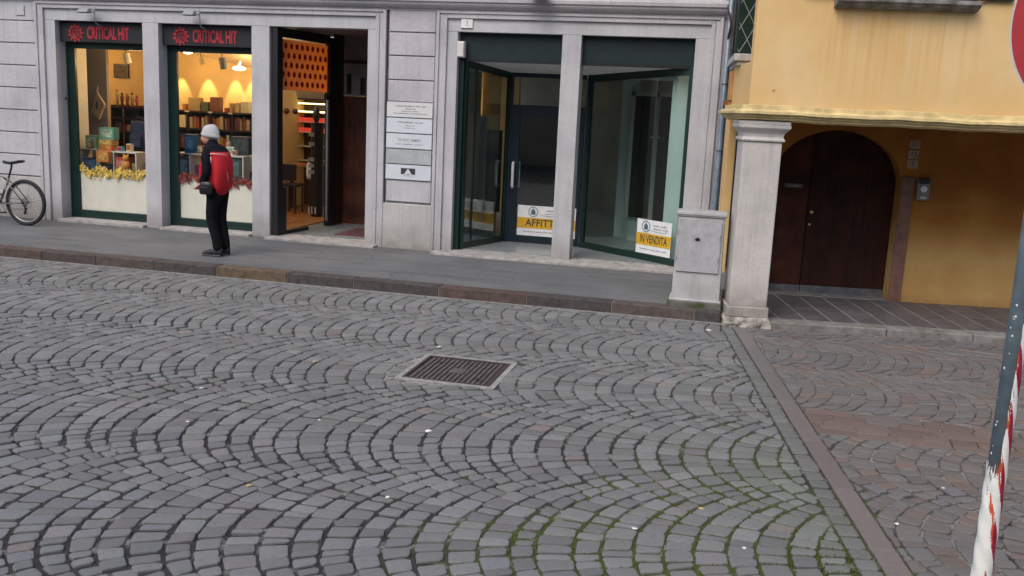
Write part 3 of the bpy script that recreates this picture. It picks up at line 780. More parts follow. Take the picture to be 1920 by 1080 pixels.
# spot lamps over the signs
def lamp(x, lab):
    t = thing('sign_floodlight', lab, 'outdoor lamp', (x, 12.1, 3.1), 'floodlights over the shop signs')
    MB().tube([(x+.075,12.33,2.96),(x+.075,12.17,2.99),(x+.075,12.13,3.05),(x+.075,12.13,3.22)], .009, 8).build('bracket_arm', M['grey'], t, smooth=True)
    h = MB(); h.loft([[(x-.11+a, 12.13-.02+b, 3.19) for a, b in ((0,-.05),(.14,-.05),(.14,.03),(0,.03))], [(x-.13+a, 12.10-.03+b, 3.135) for a, b in ((0,-.07),(.18,-.07),(.18,.05),(0,.05))]])
    h.build('lamp_head', M['grey'], t, bevel=.005)
    B('lens', M['black'], t, (x-.115, x+.035, 12.015, 12.11, 3.127, 3.134))
    B('hinge_clip', M['steel'], t, (x+.045, x+.082, 12.10, 12.14, 3.14, 3.175), bevel=.003)
lamp(-9.03, 'small grey floodlight above the leftmost shop window')
lamp(-7.40, 'small grey floodlight above the shop window with red garland')
# door recess of the left shop: slanted glass wall with glass door
sg = thing('slanted_glass_door', 'dark framed slanted glass wall and door with orange dotted film at the top', 'glass door', (-6.25, 12.35, .19))
A0, B0 = Vector((-6.25, 12.36)), Vector((-6.06, 13.78)); dv = (B0-A0); Ls = dv.length; dv.normalize()
SM = Matrix(((dv.x, -dv.y, 0, A0.x), (dv.y, dv.x, 0, A0.y), (0, 0, 1, 0), (0, 0, 0, 1)))   # local x along glass, y = into shop(left)
B('door_frame', M['black'], sg, (-.10, .03, -.03, .05, .19, 3.03), (Ls*.87, Ls+.02, -.03, .06, .19, 3.0), (.03, Ls*.87, -.03, .05, 2.90, 3.03), (.03, Ls*.5, -.02, .04, .19, .235), bevel=.004, M4=SM)
B('frame_foot', M['navy'], sg, (.03, .13, -.025, .045, .235, .86), M4=SM, bevel=.003)
B('glass_pane', M['glass'], sg, (.03, Ls*.87, .005, .013, .235, 2.90), M4=SM)
B('door_edge_strip', M['steel'], sg, (Ls*.825, Ls*.84, -.035, -.004, .28, 2.1), M4=SM)
B('door_closer', M['black'], sg, (Ls*.78, Ls*.88, -.05, -.004, 2.09, 2.17), M4=SM)
# dotted film
def film(name, col):
    m, n, l, b = newmat(name); b.inputs['Base Color'].default_value = (*col, 1); b.inputs['Roughness'].default_value = .6
    t = n.new('ShaderNodeBsdfTranslucent'); t.inputs[0].default_value = (*col, 1); mx = n.new('ShaderNodeMixShader'); mx.inputs[0].default_value = .75
    l.new(b.outputs[0], mx.inputs[1]); l.new(t.outputs[0], mx.inputs[2]); l.new(mx.outputs[0], n['Material Output'].inputs[0]); return m
M['orange'] = film('orange_film', (.92, .52, .25))
M['reddot'] = film('red_dot', (.42, .07, .03))
fl = B('dotted_film', M['orange'], sg, (.035, Ls*.865, .016, .020, 2.20, 2.88), M4=SM)
dots = MB()
for r_ in range(5):
    for c_ in range(9):
        s_ = .10+c_*.135+(.065 if r_ % 2 == 0 else 0); z_ = 2.80-.128*r_
        if s_ > Ls*.85: continue
        ov = [(s_+.036*math.cos(6.283*k/12), z_+.042*math.sin(6.283*k/12)) for k in range(12)]
        dots.add([(a, .0135, b) for a, b in ov]+[(a, .0159, b) for a, b in ov], [tuple(range(12)), tuple(range(12, 24))[::-1]]+[(i, (i+1)%12, (i+1)%12+12, i+12) for i in range(12)])
dots.build('dots', M['reddot'], fl, M4=SM)

# ---- name plaques on the middle pier
def blur_line(parent, mx, w, h, m, name='small_print'):
    """a line of print too small to read: little strokes of uneven width"""
    mb = MB(); x = -w/2
    while x < w/2:
        L = min(ru(.25, .9)*h, w/2-x)
        if rnd() > .13 and L > .001: mb.box(x, x+L, -h/2+(h*.25 if rnd() < .3 else 0)*rnd(), h/2-(h*.35 if rnd() < .6 else 0), 0, .0006)
        x += L+h*.05
    mb.box(-w/2, w/2, -h*.08, h*.08, 0, .0004)
    return mb.build(name, m, parent, M4=mx)
def plaque(z0, z1, m, lab, lines_):
    t = thing('name_plaque', lab, 'plaque', (-4.31, F0-.02, z0), 'name plaques on the pier')
    B('plate', m, t, (-4.628, -3.992, F0-.032, F0-.004, z0+.006, z1-.006), bevel=.002)
    for w_, h_, dz in lines_: blur_line(t, face_mx((-4.30, F0-.0325, z0+dz)), w_, h_, M['plaquetext'])
    return t
plaque(1.908, 2.110, M['plaque_pale'], 'topmost pale name plaque on the pier with four lines', [(.42, .022, .152), (.15, .013, .115), (.24, .013, .085), (.46, .013, .055)])
plaque(1.704, 1.905, M['plaque'], 'second white name plaque from the top with three short lines', [(.36, .021, .145), (.13, .014, .103), (.15, .013, .07)])
t3 = plaque(1.500, 1.701, M['plaque'], 'third white plaque, with a bold heading over one line', [(.38, .015, .062)])
text('STUDIO BIMBO', .052, M['plaquetext'], t3, face_mx((-4.30, F0-.0325, 1.615)), sx=.92, bold=.001, ext=.0006)
plaque(1.296, 1.497, M['plaque_dull'], 'blank dull grey plaque between two white ones', [])
t5 = plaque(1.086, 1.293, M['plaque'], 'lowest white plaque with a black box and white triangle', [])
B('black_box', M['signtext'], t5, (-4.41, -4.21, F0-.035, F0-.0325, 1.165, 1.245))
MB().add([(-4.376,F0-.0368,1.148),(-4.244,F0-.0368,1.148),(-4.31,F0-.0368,1.242),(-4.376,F0-.0352,1.148),(-4.244,F0-.0352,1.148),(-4.31,F0-.0352,1.242)], [(0,1,2),(3,5,4),(0,3,4,1),(1,4,5,2),(2,5,3,0)]).build('white_triangle', M['plaque'], t5)
blur_line(t5, face_mx((-4.31, F0-.0372, 1.165)), .06, .012, M['signtext'])

# house number, alarm box, old plate marks
t = thing('house_number_plate', 'small white enamel plate with a number above the empty shop', 'house number', (-3.57, F0-.02, 3.07))
B('plate', plain('enamel_white', (.75, .74, .73), .3), t, (-3.648, -3.492, F0-.022, F0+.001, 3.078, 3.196), bevel=.004)
text('3', .085, M['plaquetext'], t, face_mx((-3.57, F0-.0225, 3.137)), ext=.0008)
t = thing('junction_box', 'off white alarm box on the jamb of the empty shop', 'junction box', (-3.64, 12.3, 2.7))
B('box_body', M['offwhite'], t, (-3.70, -3.60, F0-.0, F0+.10, 2.71, 2.915), bevel=.01)
B('box_lid', M['offwhite'], t, (-3.692, -3.608, F0-.012, F0-.001, 2.72, 2.905), bevel=.006)
t = thing('brick_plate', 'faint grey square plate high on the far left pier', 'plate', (-10.3, F0-.03, 3.05))
B('plate', M['wall'], t, (-10.32, -10.17, F0-.026, F0-.013, 3.085, 3.22), bevel=.004)
B('screw', M['grey'], t, (-10.185, -10.175, F0-.03, F0-.026, 3.15, 3.165))
t = thing('doorbell', 'small dark round doorbell on the left jamb', 'doorbell', (-9.69, 12.34, 1.9))
MB().disc((-9.687, 12.40, 1.94), (1,0,0), .028, .02, 20).build('bell_rim', M['grey'], t, smooth=False)
MB().disc((-9.676, 12.40, 1.94), (1,0,0), .015, .01, 16).build('bell_button', M['black'], t)
t = thing('wall_lantern', 'round bottom of a dark lamp hanging from the string course', 'lamp', (-2.6, 12.0, 3.42))
MB().ball((-2.60, 11.98, 3.475), .15, .12, .055, 20, 8).build('lamp_bowl', M['dgrey'], t, smooth=True)
MB().tube([(-2.60,11.98,3.5),(-2.60,12.12,3.62),(-2.60,12.22,3.66)], .02, 8).build('lamp_arm', M['dgrey'], t, smooth=True)

# ---- right (empty) shop ---------------------------------------------------
vs = thing('empty_shop_front', 'dark green framed glass shop front with recessed door, to let and for sale', 'shop front', (-2.2, 12.4, .19))
B('fascia_board', M['green_board'], vs, (-3.69, -2.318, 12.36, 12.42, 2.70, 3.03), (-2.075, -.667, 12.36, 12.42, 2.70, 3.03), bevel=.003)
B('fascia_edge', M['black'], vs, (-3.69, -2.318, 12.35, 12.425, 2.672, 2.70), (-2.075, -.667, 12.35, 12.425, 2.672, 2.70))
MB().extr([(12.426,2.683),(13.75,2.565),(13.75,2.80),(12.426,2.80)], -3.69, -.62).build('soffit', M['vestceil'], vs)
def shear(Mx, L, front_first):
    d0, d1 = (0, -.105) if front_first else (-.105, 0)
    Sh = Matrix.Identity(4); k = (d1-d0)/L; Sh[2][0] = k; Sh[2][3] = d0
    return Mx @ Sh
def slant(name, A, Bp, zb, zt, flip, fw0=.05, fw1=.06):
    a, b = Vector(A), Vector(Bp); d = b-a; L = d.length; d.normalize()
    Mx = Matrix(((d.x, -d.y, 0, a.x), (d.y, d.x, 0, a.y), (0, 0, 1, 0), (0, 0, 0, 1)))
    f = B('vitrine_frame', M['green'], vs, (-.02, fw0, -.025, .025, zb, zt), (L-fw1, L+.01, -.025, .025, zb, zt), (fw0, L-fw1, -.025, .025, zb, zb+.085), bevel=.004, M4=Mx)
    B('top_rail', M['green'], f, (fw0, L-fw1, -.026, .026, zt-.085, zt+.01), bevel=.003, M4=shear(Mx, L, a.y < b.y))
    B('glass_pane', M['glass_dark'], f, (fw0, L-fw1, -.004, .004, zb+.085, zt-.04), M4=Mx)
    return Mx, L
ML, LL = slant('v', (-3.61, 12.40), (-3.27, 13.50), .19, 2.688, 1)
MR, LR = slant('v', (-2.12, 13.45), (-.66, 12.34), .19, 2.688, 1)
B('corner_post', M['navy'], vs, (-3.29, -3.22, 13.47, 13.53, .192, 2.688), (-2.15, -2.08, 13.42, 13.5, .192, 2.688), bevel=.004)
B('front_post', M['green'], vs, (-3.69, -3.62, 12.33, 12.42, .192, 2.672), bevel=.003)
B('mullion', M['black'], vs, (-3.53, -3.522, 12.62, 12.66, .27, 2.62))
# door with transom
dr = B('door', M['navy'], vs, (-3.22, -3.10, 13.47, 13.52, .20, 2.10), (-2.30, -2.18, 13.47, 13.52, .20, 2.10), (-3.10, -2.30, 13.47, 13.52, .20, .32), (-3.10, -2.30, 13.47, 13.52, 1.99, 2.10), bevel=.004)
B('glass_pane', M['glass_dark'], dr, (-3.10, -2.30, 13.490, 13.498, .32, 1.99))
MB().tube([(-3.16,13.47,1.33),(-3.16,13.42,1.335),(-3.16,13.41,1.31),(-3.16,13.41,1.01),(-3.16,13.42,.985),(-3.16,13.47,.99)], .021, 10).tube([(-3.10,13.51,1.33),(-3.10,13.56,1.335),(-3.10,13.57,1.31),(-3.10,13.57,1.01),(-3.10,13.56,.985),(-3.10,13.51,.99)], .013, 10).build('handle', plain('white_nylon', (.66,.67,.66), .3), dr, smooth=True)
tr_ = B('transom', M['navy'], vs, (-3.22, -2.18, 13.47, 13.52, 2.10, 2.15), (-3.22, -2.18, 13.47, 13.52, 2.53, 2.60))
B('glass_pane', M['glass_dark'], tr_, (-3.22, -2.18, 13.490, 13.498, 2.15, 2.53))
# ---- estate agent boards
def agent(name, lab, word, Mx, x0, x1, z0, z1, y):
    w = x1-x0; h = z1-z0
    c = Mx @ Vector(((x0+x1)/2, y, z0))
    t = thing('property_sign', lab, 'property sign', c, 'estate agent boards')
    B('board', M['white'], t, (x0, x1, y-.004, y, z0, z1), M4=Mx)
    B('amber_band', M['amber'], t, (x0, x1, y-.0065, y-.0045, z0+h*.25, z0+h*.60), M4=Mx)
    xd = (Mx.to_3x3() @ Vector((1, 0, 0)))
    def T(s_, sz, fx, fz, m, sx=1, bold=0, nm='lettering'): text(s_, sz, m, t, face_mx(Mx @ Vector((x0+w*fx, y-.008, z0+h*fz)), xd), sx=sx, bold=bold, ext=.0006, name=nm)
    T(word, h*.33, .5, .425, M['signtext'], sx=(w*.90)/(h*.33*.62*len(word)), bold=.002)
    def BL(wd, hh, fx, fz, m): 
        q = face_mx(Mx @ Vector((x0+w*fx, y-.008, z0+h*fz)), xd); blur_line(t, q, wd, hh, m)
    BL(w*.8, h*.035, .5, .14, M['plaquetext'])
    BL(w*.38, h*.05, .68, .86, M['plaquetext']); BL(w*.40, h*.035, .68, .76, M['plaquetext'])
    # key outline to the right of the logo
    ko = MB(); kz = z0+h*.80
    pts = [(x0+w*.39, kz-h*.09), (x0+w*.55, kz-h*.12), (x0+w*.83, kz-h*.12), (x0+w*.90, kz-h*.04), (x0+w*.86, kz+h*.02)]
    ko.tube([(a, y-.010, b) for a, b in pts], h*.007, 4); ko.build('logo_key', M['plaquetext'], t, M4=Mx)
    cc = Mx @ Vector((x0+w*.27, y-.009, z0+h*.80)); ax = Mx.to_3x3() @ Vector((0, 1, 0))
    e = MB().ring(cc, ax, h*.155, h*.010, 24, 5)
    bx = Mx @ Vector((0,0,0))
    e.build('logo_ring', M['signblue'], t)
    hs = MB(); gx = x0+w*.27; gz = z0+h*.80; s_ = h*.09
    hs.add([(gx-s_*.8, y-.010, gz-s_), (gx+s_*.8, y-.010, gz-s_), (gx+s_*.8, y-.010, gz+s_*.3), (gx, y-.010, gz+s_*1.2), (gx-s_*.8, y-.010, gz+s_*.3),
            (gx-s_*.8, y-.008, gz-s_), (gx+s_*.8, y-.008, gz-s_), (gx+s_*.8, y-.008, gz+s_*.3), (gx, y-.008, gz+s_*1.2), (gx-s_*.8, y-.008, gz+s_*.3)],
           [(0,1,2,3,4), (9,8,7,6,5), (0,5,6,1),(1,6,7,2),(2,7,8,3),(3,8,9,4),(4,9,5,0)])
    hs.build('logo_house', M['signblue'], t, M4=Mx)
    return t
I4 = Matrix.Identity(4)
agent('a', 'white and amber AFFITTASI board on the glass door of the empty shop', 'AFFITTASI', I4, -3.07, -2.22, .30, .735, 13.465)
agent('b', 'white and amber IN VENDITA board in the slanted shop window', 'IN VENDITA', MR, LR*.585, LR*.915, .285, .735, -.012)

# interior of the empty shop
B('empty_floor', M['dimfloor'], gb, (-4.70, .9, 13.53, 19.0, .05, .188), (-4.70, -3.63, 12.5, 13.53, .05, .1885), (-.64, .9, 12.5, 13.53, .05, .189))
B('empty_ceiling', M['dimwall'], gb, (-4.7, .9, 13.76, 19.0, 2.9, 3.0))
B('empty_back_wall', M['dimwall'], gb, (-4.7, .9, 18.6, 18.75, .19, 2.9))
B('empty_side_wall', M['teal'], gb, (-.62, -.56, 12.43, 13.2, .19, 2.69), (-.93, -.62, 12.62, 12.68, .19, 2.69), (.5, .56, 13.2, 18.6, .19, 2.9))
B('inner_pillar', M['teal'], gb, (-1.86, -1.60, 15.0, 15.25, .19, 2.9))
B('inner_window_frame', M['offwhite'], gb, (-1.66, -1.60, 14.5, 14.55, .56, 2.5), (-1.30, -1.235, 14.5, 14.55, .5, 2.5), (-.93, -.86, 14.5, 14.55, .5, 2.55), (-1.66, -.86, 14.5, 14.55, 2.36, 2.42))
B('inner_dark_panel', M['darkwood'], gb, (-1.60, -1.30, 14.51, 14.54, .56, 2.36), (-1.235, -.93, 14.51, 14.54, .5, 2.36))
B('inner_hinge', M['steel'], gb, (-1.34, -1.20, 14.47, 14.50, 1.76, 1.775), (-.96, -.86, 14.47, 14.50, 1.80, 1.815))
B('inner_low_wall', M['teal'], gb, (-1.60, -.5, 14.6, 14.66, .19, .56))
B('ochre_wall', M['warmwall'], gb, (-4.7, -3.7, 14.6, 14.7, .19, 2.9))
B('left_door_panel', M['greypanel'], gb, (-4.05, -3.86, 14.5, 14.56, .19, 1.95), (-4.20, -4.12, 14.5, 14.56, .19, 1.9))
B('inner_dark_panel', M['darkwood'], gb, (-3.62, -2.42, 14.8, 14.85, .19, 2.12))  # added dark panel that darkens the view through the door glass
B('left_dark_niche', M['black'], gb, (-3.85, -3.62, 14.5, 14.58, .5, 1.75))
B('shop_partition', M['dimwall'], gb, (-4.0, -3.96, F0+.3, 14.5, .19, 3.0))
# added tube lamp, no known fixture: warms the left pane of the empty shop
tl = thing('added_tube_lamp', 'added thin upright lit tube behind the left pane of the empty shop', 'lamp', (-4.02, 14.3, 1.0))
MB().tube([(-4.02, 14.40, 1.02), (-4.02, 14.40, 1.88)], .012, 8).build('tube', plain('lit_tube', (1, .82, .45), .5, emit=2.2), tl)
B('tube_holder', M['grey'], tl, (-4.04, -4.00, 14.41, 14.44, 1.0, 1.90))
def plight(name, loc, e, col, r=.08, parent=None, kind='POINT', rot=None, size=None, spot=None):
    l_ = bpy.data.lights.new(name, kind); l_.energy = e; l_.color = col
    if kind == 'SPOT': l_.spot_size = spot; l_.spot_blend = .35; l_.shadow_soft_size = .03
    elif kind == 'POINT': l_.shadow_soft_size = r
    o = bpy.data.objects.new(name, l_); COL.objects.link(o); o.location = loc
    if rot: o.rotation_euler = rot
    if parent: o.parent = parent; o.location = Vector(loc)-OFF[parent.name]
    return o
plight('added_tube_light', (-4.1, 14.0, 1.9), 20, (1, .75, .40), .1, tl)
# ---------------------------------------------------------------- things in the lit shop
WARM = (1.0, .66, .30)
M['lampglow'] = plain('lamp_glow', (1, .86, .60), .5, emit=14)
for x, y, z, e in ((-8.95, 14.15, 2.55, 46), (-7.3, 14.3, 2.45, 44), (-9.0, 13.1, 2.5, 16), (-8.2, 16.3, 2.3, 55), (-11.0, 14.2, 2.5, 34)):
    plight('shop_lamp_light', (x, y, z), e*.36, WARM, .12)
def ceiling_disc(x, y, z, lab, tilt=0.0, r=.075):
    t = thing('ceiling_light', lab, 'ceiling light', (x, y, z), 'lit round ceiling lamps in the shop')
    MB().ball((x, y, z), r, r*.8, .032, 24, 8).build('glowing_disc', M['lampglow'], t, smooth=True)
    MB().tube([(x, y, z+.02), (x+.02, y, z+.12)], .02, 10).build('stem', M['offwhite'], t)
ceiling_disc(-8.42, 13.6, 2.72, 'glowing round ceiling lamp at the upper left of the second window')
ceiling_disc(-8.11, 14.6, 2.53, 'glowing round ceiling lamp at the upper right of the second window', r=.11)
def track(x, y, z, m, lab, h=.17, r=.05):
    t = thing('track_spotlight', lab, 'spotlight', (x, y, z+h), 'cylinder spotlights in the shop')
    MB().tube([(x, y, z+h+.10), (x, y, z+h)], .008, 8).build('stem', M['dgrey'], t)
    MB().tube([(x, y, z+h), (x+.02, y+.02, z)], r, 20).build('cylinder_head', m, t, smooth=False)
track(-8.44, 14.0, 2.55, M['warmwall'], 'narrow beige cylinder spotlight hanging between the two glowing lamps', .12, .042)
track(-8.07, 14.0, 2.49, M['grey'], 'grey cylinder spotlight hanging right of the beige one', .18, .058)
track(-9.64, 13.8, 2.52, M['offwhite'], 'pale cylinder spotlight seen through the leftmost window', .15, .055)
# wall washers: three cones of light on the back wall above the bookcase
for x in (-9.44, -8.93, -8.42, -8.10):
    plight('wall_washer', (x, 14.86, 2.58), 24, (1, .76, .34), kind='SPOT', rot=(R(16), 0, 0), spot=R(42))
# bookcase
bc = thing('bookcase', 'dark wooden bookcase full of books behind the person', 'bookcase', (-8.55, 14.7, .2))
B('shelf_board', M['darkwood'], bc, (-9.45, -7.80, 14.50, 14.86, 1.785, 1.815), (-9.45, -7.80, 14.50, 14.86, 1.50, 1.53), (-9.45, -7.80, 14.50, 14.86, 1.17, 1.20), (-9.45, -7.80, 14.50, 14.86, .80, .83), bevel=.002)
B('side_panel', M['darkwood'], bc, *[(x, x+.022, 14.50, 14.86, .2, 1.785) for x in (-9.45, -9.02, -8.60, -8.20, -7.82)])
B('back_panel', M['darkwood'], bc, (-9.44, -7.80, 14.86, 14.88, .2, 1.81))
MB().box(-9.05,-8.97,14.492,14.50,1.787,1.812).box(-8.62,-8.55,14.492,14.50,1.787,1.812).box(-8.25,-8.18,14.492,14.50,1.787,1.812).build('price_tag', M['offwhite'], bc)
bcol = [(.30,.06,.03),(.45,.16,.04),(.16,.05,.03),(.50,.38,.22),(.10,.05,.04),(.06,.08,.12),(.35,.24,.12),(.55,.50,.40),(.22,.03,.03),(.08,.10,.06),(.40,.22,.05)]
bm_ = [mat('book_cover', c, .55, var=.1, bstr=0) for c in bcol]
bw = ['red brown','orange','dark brown','tan','blackish','dark blue','brown','cream','dark red','olive','amber']
def book(x0_, x1_, z0_, z1_, k, lab, y=14.52, d=.2, grp='books and boxes on the bookcase', nm='book'):
    t = MB().box(x0_, x1_, y, y+d, z0_, z1_).build(nm, bm_[k], None, bevel=.003)
    return tag(t, lab, 'book' if nm == 'book' else 'box', grp)
ords = ['first','second','third','fourth','fifth','sixth','seventh','eighth','ninth','tenth']
for row, (zb, hh_, rn) in enumerate(((1.532, .22, 'upper'), (1.202, .25, 'second'), (.832, .27, 'third'))):
    for ci, (xa, xb) in enumerate(((-9.425, -9.03), (-8.995, -8.61), (-8.575, -8.21), (-8.175, -7.83))):
        x = xa+.01; i = 0
        while x < xb-.05:
            w_ = ru(.025, .065); k = int(rnd()*len(bm_)); hgt = hh_*ru(.7, 1.0)
            if x+w_ > xb-.01: break
            if rnd() > .12:
                book(x, x+w_, zb, zb+hgt, k, f'{bw[k]} book, {ords[min(i,9)]} from the left in the {rn} shelf, {ords[ci]} compartment', y=14.52+ru(0, .04))
                i += 1
            x += w_+.003
# boxed games on top
for xa, xb, h_, k, lab in ((-9.13,-9.07,.10,1,'small orange box at the left end on top of the bookcase'), (-9.02,-8.81,.215,6,'large brown box standing on top of the bookcase above the person'), (-8.78,-8.66,.15,9,'olive box between two larger brown boxes on the bookcase'),
        (-8.62,-8.45,.235,2,'dark brown box standing right of the middle on the bookcase'), (-8.36,-8.30,.07,0,'low red box on the bookcase beside the tall pale box'), (-8.27,-8.22,.15,6,'slim brown box on the bookcase near its right end'), (-8.16,-8.10,.16,3,'slim tan box near the right end of the bookcase'), (-8.06,-7.92,.18,7,'cream box at the right end on top of the bookcase')):
    book(xa, xb, 1.816, 1.816+h_, k, lab, y=14.56, d=.12, nm='game_box')
t = tag(B('lit_cream_box', plain('cream_box', (.85,.72,.45), .6), None, (-9.20, -9.04, 14.49, 14.515, 1.535, 1.73)), 'cream box glowing in the lamplight on the upper shelf, far left of the second window', 'box')
# display shelf just inside the windows
def disp(x0_, x1_, zt, zb, lab, divs, y0_=12.78, y1_=13.06):
    t = thing('display_shelf', lab, 'display shelf', ((x0_+x1_)/2, (y0_+y1_)/2, .2), 'white display shelves in the windows')
    B('top_board', M['offwhite'], t, (x0_, x1_, y0_, y1_, zt-.018, zt), bevel=.002)
    B('upright', M['offwhite'], t, *[(d, d+.018, y0_, y1_, zb, zt-.018) for d in divs])
    B('base_board', M['offwhite'], t, (x0_, x1_, y0_, y1_, zb-.02, zb))
    B('plinth', M['dgrey'], t, (x0_+.03, x1_-.03, y0_+.03, y1_-.02, .2, zb-.02))
disp(-9.78, -9.47, 1.205, .85, 'low white shelf at the left of the yellow garland window', (-9.78, -9.488))
disp(-9.45, -8.80, 1.185, .85, 'white shelf with small toys in the yellow garland window', (-9.45, -9.20, -8.82))
disp(-8.20, -7.04, 1.225, .85, 'white shelf with dark framed boxes behind the red garland', (-8.20, -7.92, -7.44, -7.058))
def gbox(name, x0_, x1_, y0_, y1_, z0_, z1_, col, lab, band=None, cat='box', grp='boxed games in the shop windows'):
    t = thing(name, lab, cat, ((x0_+x1_)/2, (y0_+y1_)/2, z0_), grp)
    B('carton', plain('box_print', col, .45), t, (x0_, x1_, y0_, y1_, z0_, z1_), bevel=.004)
    if band:
        h_ = z1_-z0_; w_ = x1_-x0_
        B('printed_front', mat('box_art', band, .45, var=.5, scale=22, bstr=0), t, (x0_+w_*.12, x1_-w_*.12, y0_-.0022, y0_-.0004, z0_+h_*.22, z1_-h_*.14))
gbox('game_box', -9.71, -9.53, 12.84, 12.98, 1.206, 1.40, (.18,.42,.26), 'mint green box at the left of the garland window', (.42,.60,.40))
gbox('game_box', -9.47, -9.22, 12.84, 12.98, 1.35, 1.53, (.14,.36,.28), 'teal green box on top of the orange boxes', (.50,.62,.44))
gbox('game_box', -9.455, -9.235, 12.80, 12.98, 1.27, 1.349, (.60,.34,.10), 'tan box between the teal box and the orange box', (.75,.50,.18))
gbox('game_box', -9.455, -9.235, 12.80, 12.98, 1.186, 1.268, (.62,.18,.04), 'upper orange box of the stack in the leftmost window', (.80,.33,.08))
gbox('game_box', -9.43, -9.22, 12.70, 12.775, 1.02, 1.185, (.62,.22,.05), 'bright orange box in front of the white shelf', (.85,.40,.10))
gbox('game_box', -9.74, -9.50, 12.80, 12.98, .855, 1.06, (.05,.13,.24), 'blue box inside the low white shelf at left', (.22,.42,.60))
gbox('game_box', -9.18, -8.98, 12.80, 12.98, .855, 1.10, (.42,.07,.05), 'red box on the white shelf beside the orange toy', (.60,.25,.20))
gbox('game_box', -9.42, -9.24, 12.80, 12.98, .855, .98, (.06,.10,.16), 'flat dark blue box low in the white shelf', (.10,.20,.28))
gbox('game_box', -8.14, -7.94, 12.80, 12.98, .855, 1.17, (.04,.07,.11), 'dark blue box in the white shelf left of the person', (.22,.34,.46))
gbox('game_box', -8.02, -7.86, 12.82, 12.96, 1.226, 1.50, (.03,.12,.28), 'tall bright blue box standing left of the person', (.15,.38,.55))
gbox('game_box', -7.40, -7.08, 12.80, 12.98, .86, 1.19, (.03,.055,.055), 'dark teal box with pale picture right of the person', (.09,.13,.13))
gbox('game_box', -7.36, -7.07, 12.99, 13.10, 1.226, 1.50, (.035,.045,.045), 'large black box standing on the shelf right of the person', (.06,.07,.07))
gbox('game_box', -7.35, -7.23, 12.84, 12.90, 1.226, 1.35, (.62,.66,.62), 'little white picture card in front of the black box', (.30,.38,.34))
cn = [('rust',(.40,.13,.04)),('sky blue',(.12,.34,.50)),('ivory',(.62,.56,.42)),('plum',(.18,.05,.14)),('lime',(.30,.42,.08)),('crimson',(.45,.03,.03)),('sand',(.48,.34,.16)),('navy',(.03,.05,.14))]
for i, (x_, y_, z_, w_, h_) in enumerate(((-9.60,12.78,1.206,.07,.10),(-9.14,12.86,1.186,.09,.07),(-8.97,12.84,1.186,.08,.12),(-9.30,12.72,.87,.10,.08),(-8.90,12.86,.855,.07,.16),(-8.55,13.0,1.0,.10,.13),(-8.40,13.0,1.0,.09,.20),(-8.70,13.0,1.0,.08,.10),
        (-7.78,12.84,1.226,.09,.12),(-7.62,12.86,1.226,.07,.18),(-7.20,12.80,1.226,.06,.08),(-7.80,12.82,.86,.12,.20),(-7.64,12.82,.86,.10,.26),(-7.52,12.84,.86,.07,.14),(-7.02,13.0,1.0,.09,.24),(-6.90,13.0,1.0,.08,.16))):
    nm_, c_ = cn[i % 8]; k2 = cn[(i*3+2) % 8][1]
    wn_ = 'leftmost window' if x_ < -8.3 else 'window behind the person'
    gbox('game_box', x_-w_/2, x_+w_/2, y_, y_+.07, z_, z_+h_, c_, f'small {nm_} {"upright" if h_ > .12 else "low"} box in the {wn_}', k2, grp='small goods in the shop windows')
for a_, b_, zt_ in ((-8.76, -8.34, .998), (-7.07, -6.84, .998)):
    tag(B('display_block', M['darkwood'], None, (a_, b_, 12.98, 13.10, .2, zt_)), 'dark block carrying small boxes at the right of the '+('leftmost window' if a_ < -8 else 'second window'), 'display block')
# orange toy figure (round body, head, ears)
t = thing('orange_toy', 'orange round toy figure on the garland in the leftmost window', 'toy', (-8.93, 12.72, .93))
om = plain('orange_plush', (.62,.28,.05), .8)
MB().ball((-8.93,12.72,1.00), .055,.05,.075).build('toy_body', om, t, smooth=True); MB().ball((-8.93,12.71,1.10), .048,.045,.045).build('toy_head', om, t, smooth=True)
MB().ball((-8.965,12.71,1.14), .018,.012,.02,8,6).ball((-8.895,12.71,1.14), .018,.012,.02,8,6).build('toy_ear', om, t, smooth=True)
t = thing('hand_ornament', 'pale hand shaped ornament on the shelf right of the person', 'ornament', (-7.47, 13.1, 1.226))
hm = plain('pale_resin', (.58,.46,.32), .6)
mb = MB().tube([(-7.47,13.1,1.226),(-7.47,13.1,1.30),(-7.465,13.1,1.34)], [.022,.02,.028], 10)
for k, (dx, L) in enumerate(((-.024,.06),(-.010,.078),(.004,.082),(.018,.07))): mb.tube([(-7.465+dx,13.1,1.34),(-7.462+dx*1.3,13.1,1.34+L*.6),(-7.45+dx*1.2,13.1,1.34+L)], [.0075,.007,.005], 6)
mb.tube([(-7.445,13.1,1.32),(-7.42,13.1,1.35),(-7.415,13.1,1.37)], [.009,.008,.006], 6); mb.build('hand_shape', hm, t, smooth=True)
# leaf garlands along the top of the lower boards
def garland(x0_, x1_, z, cols, lab, y=12.475):
    mb = MB(); n = int((x1_-x0_)*290)
    for i in range(n):
        x = x0_+(x1_-x0_)*rnd(); zz_ = z-.035*math.sin(3.14*(x-x0_)/(x1_-x0_))+random.gauss(0, .034)+.02*math.sin(x*17)+.012*math.sin(x*41); yy = y-ru(-.006, .022)
        w = ru(0, 6.28); r = ru(.014, .036); ax = Vector((math.cos(w), ru(-.1, .1), math.sin(w))); pe = Vector((-ax.z, ru(-.3, .3), ax.x)); c = Vector((x, yy, zz_))
        pts = [c-ax*r, c+pe*r*.55-ax*r*.2, c+pe*r*.35+ax*r*.4, c+ax*r*1.1, c-pe*r*.35+ax*r*.4, c-pe*r*.55-ax*r*.2]
        mb.add(pts, [(0,1,2,3,4,5)], int(rnd()*len(cols)))
    o = mb.build('leaf_garland', [mat('garland_leaf', c, .7, var=.2, bstr=0) for c in cols], None, fixn=False); return tag(o, lab, 'garland')
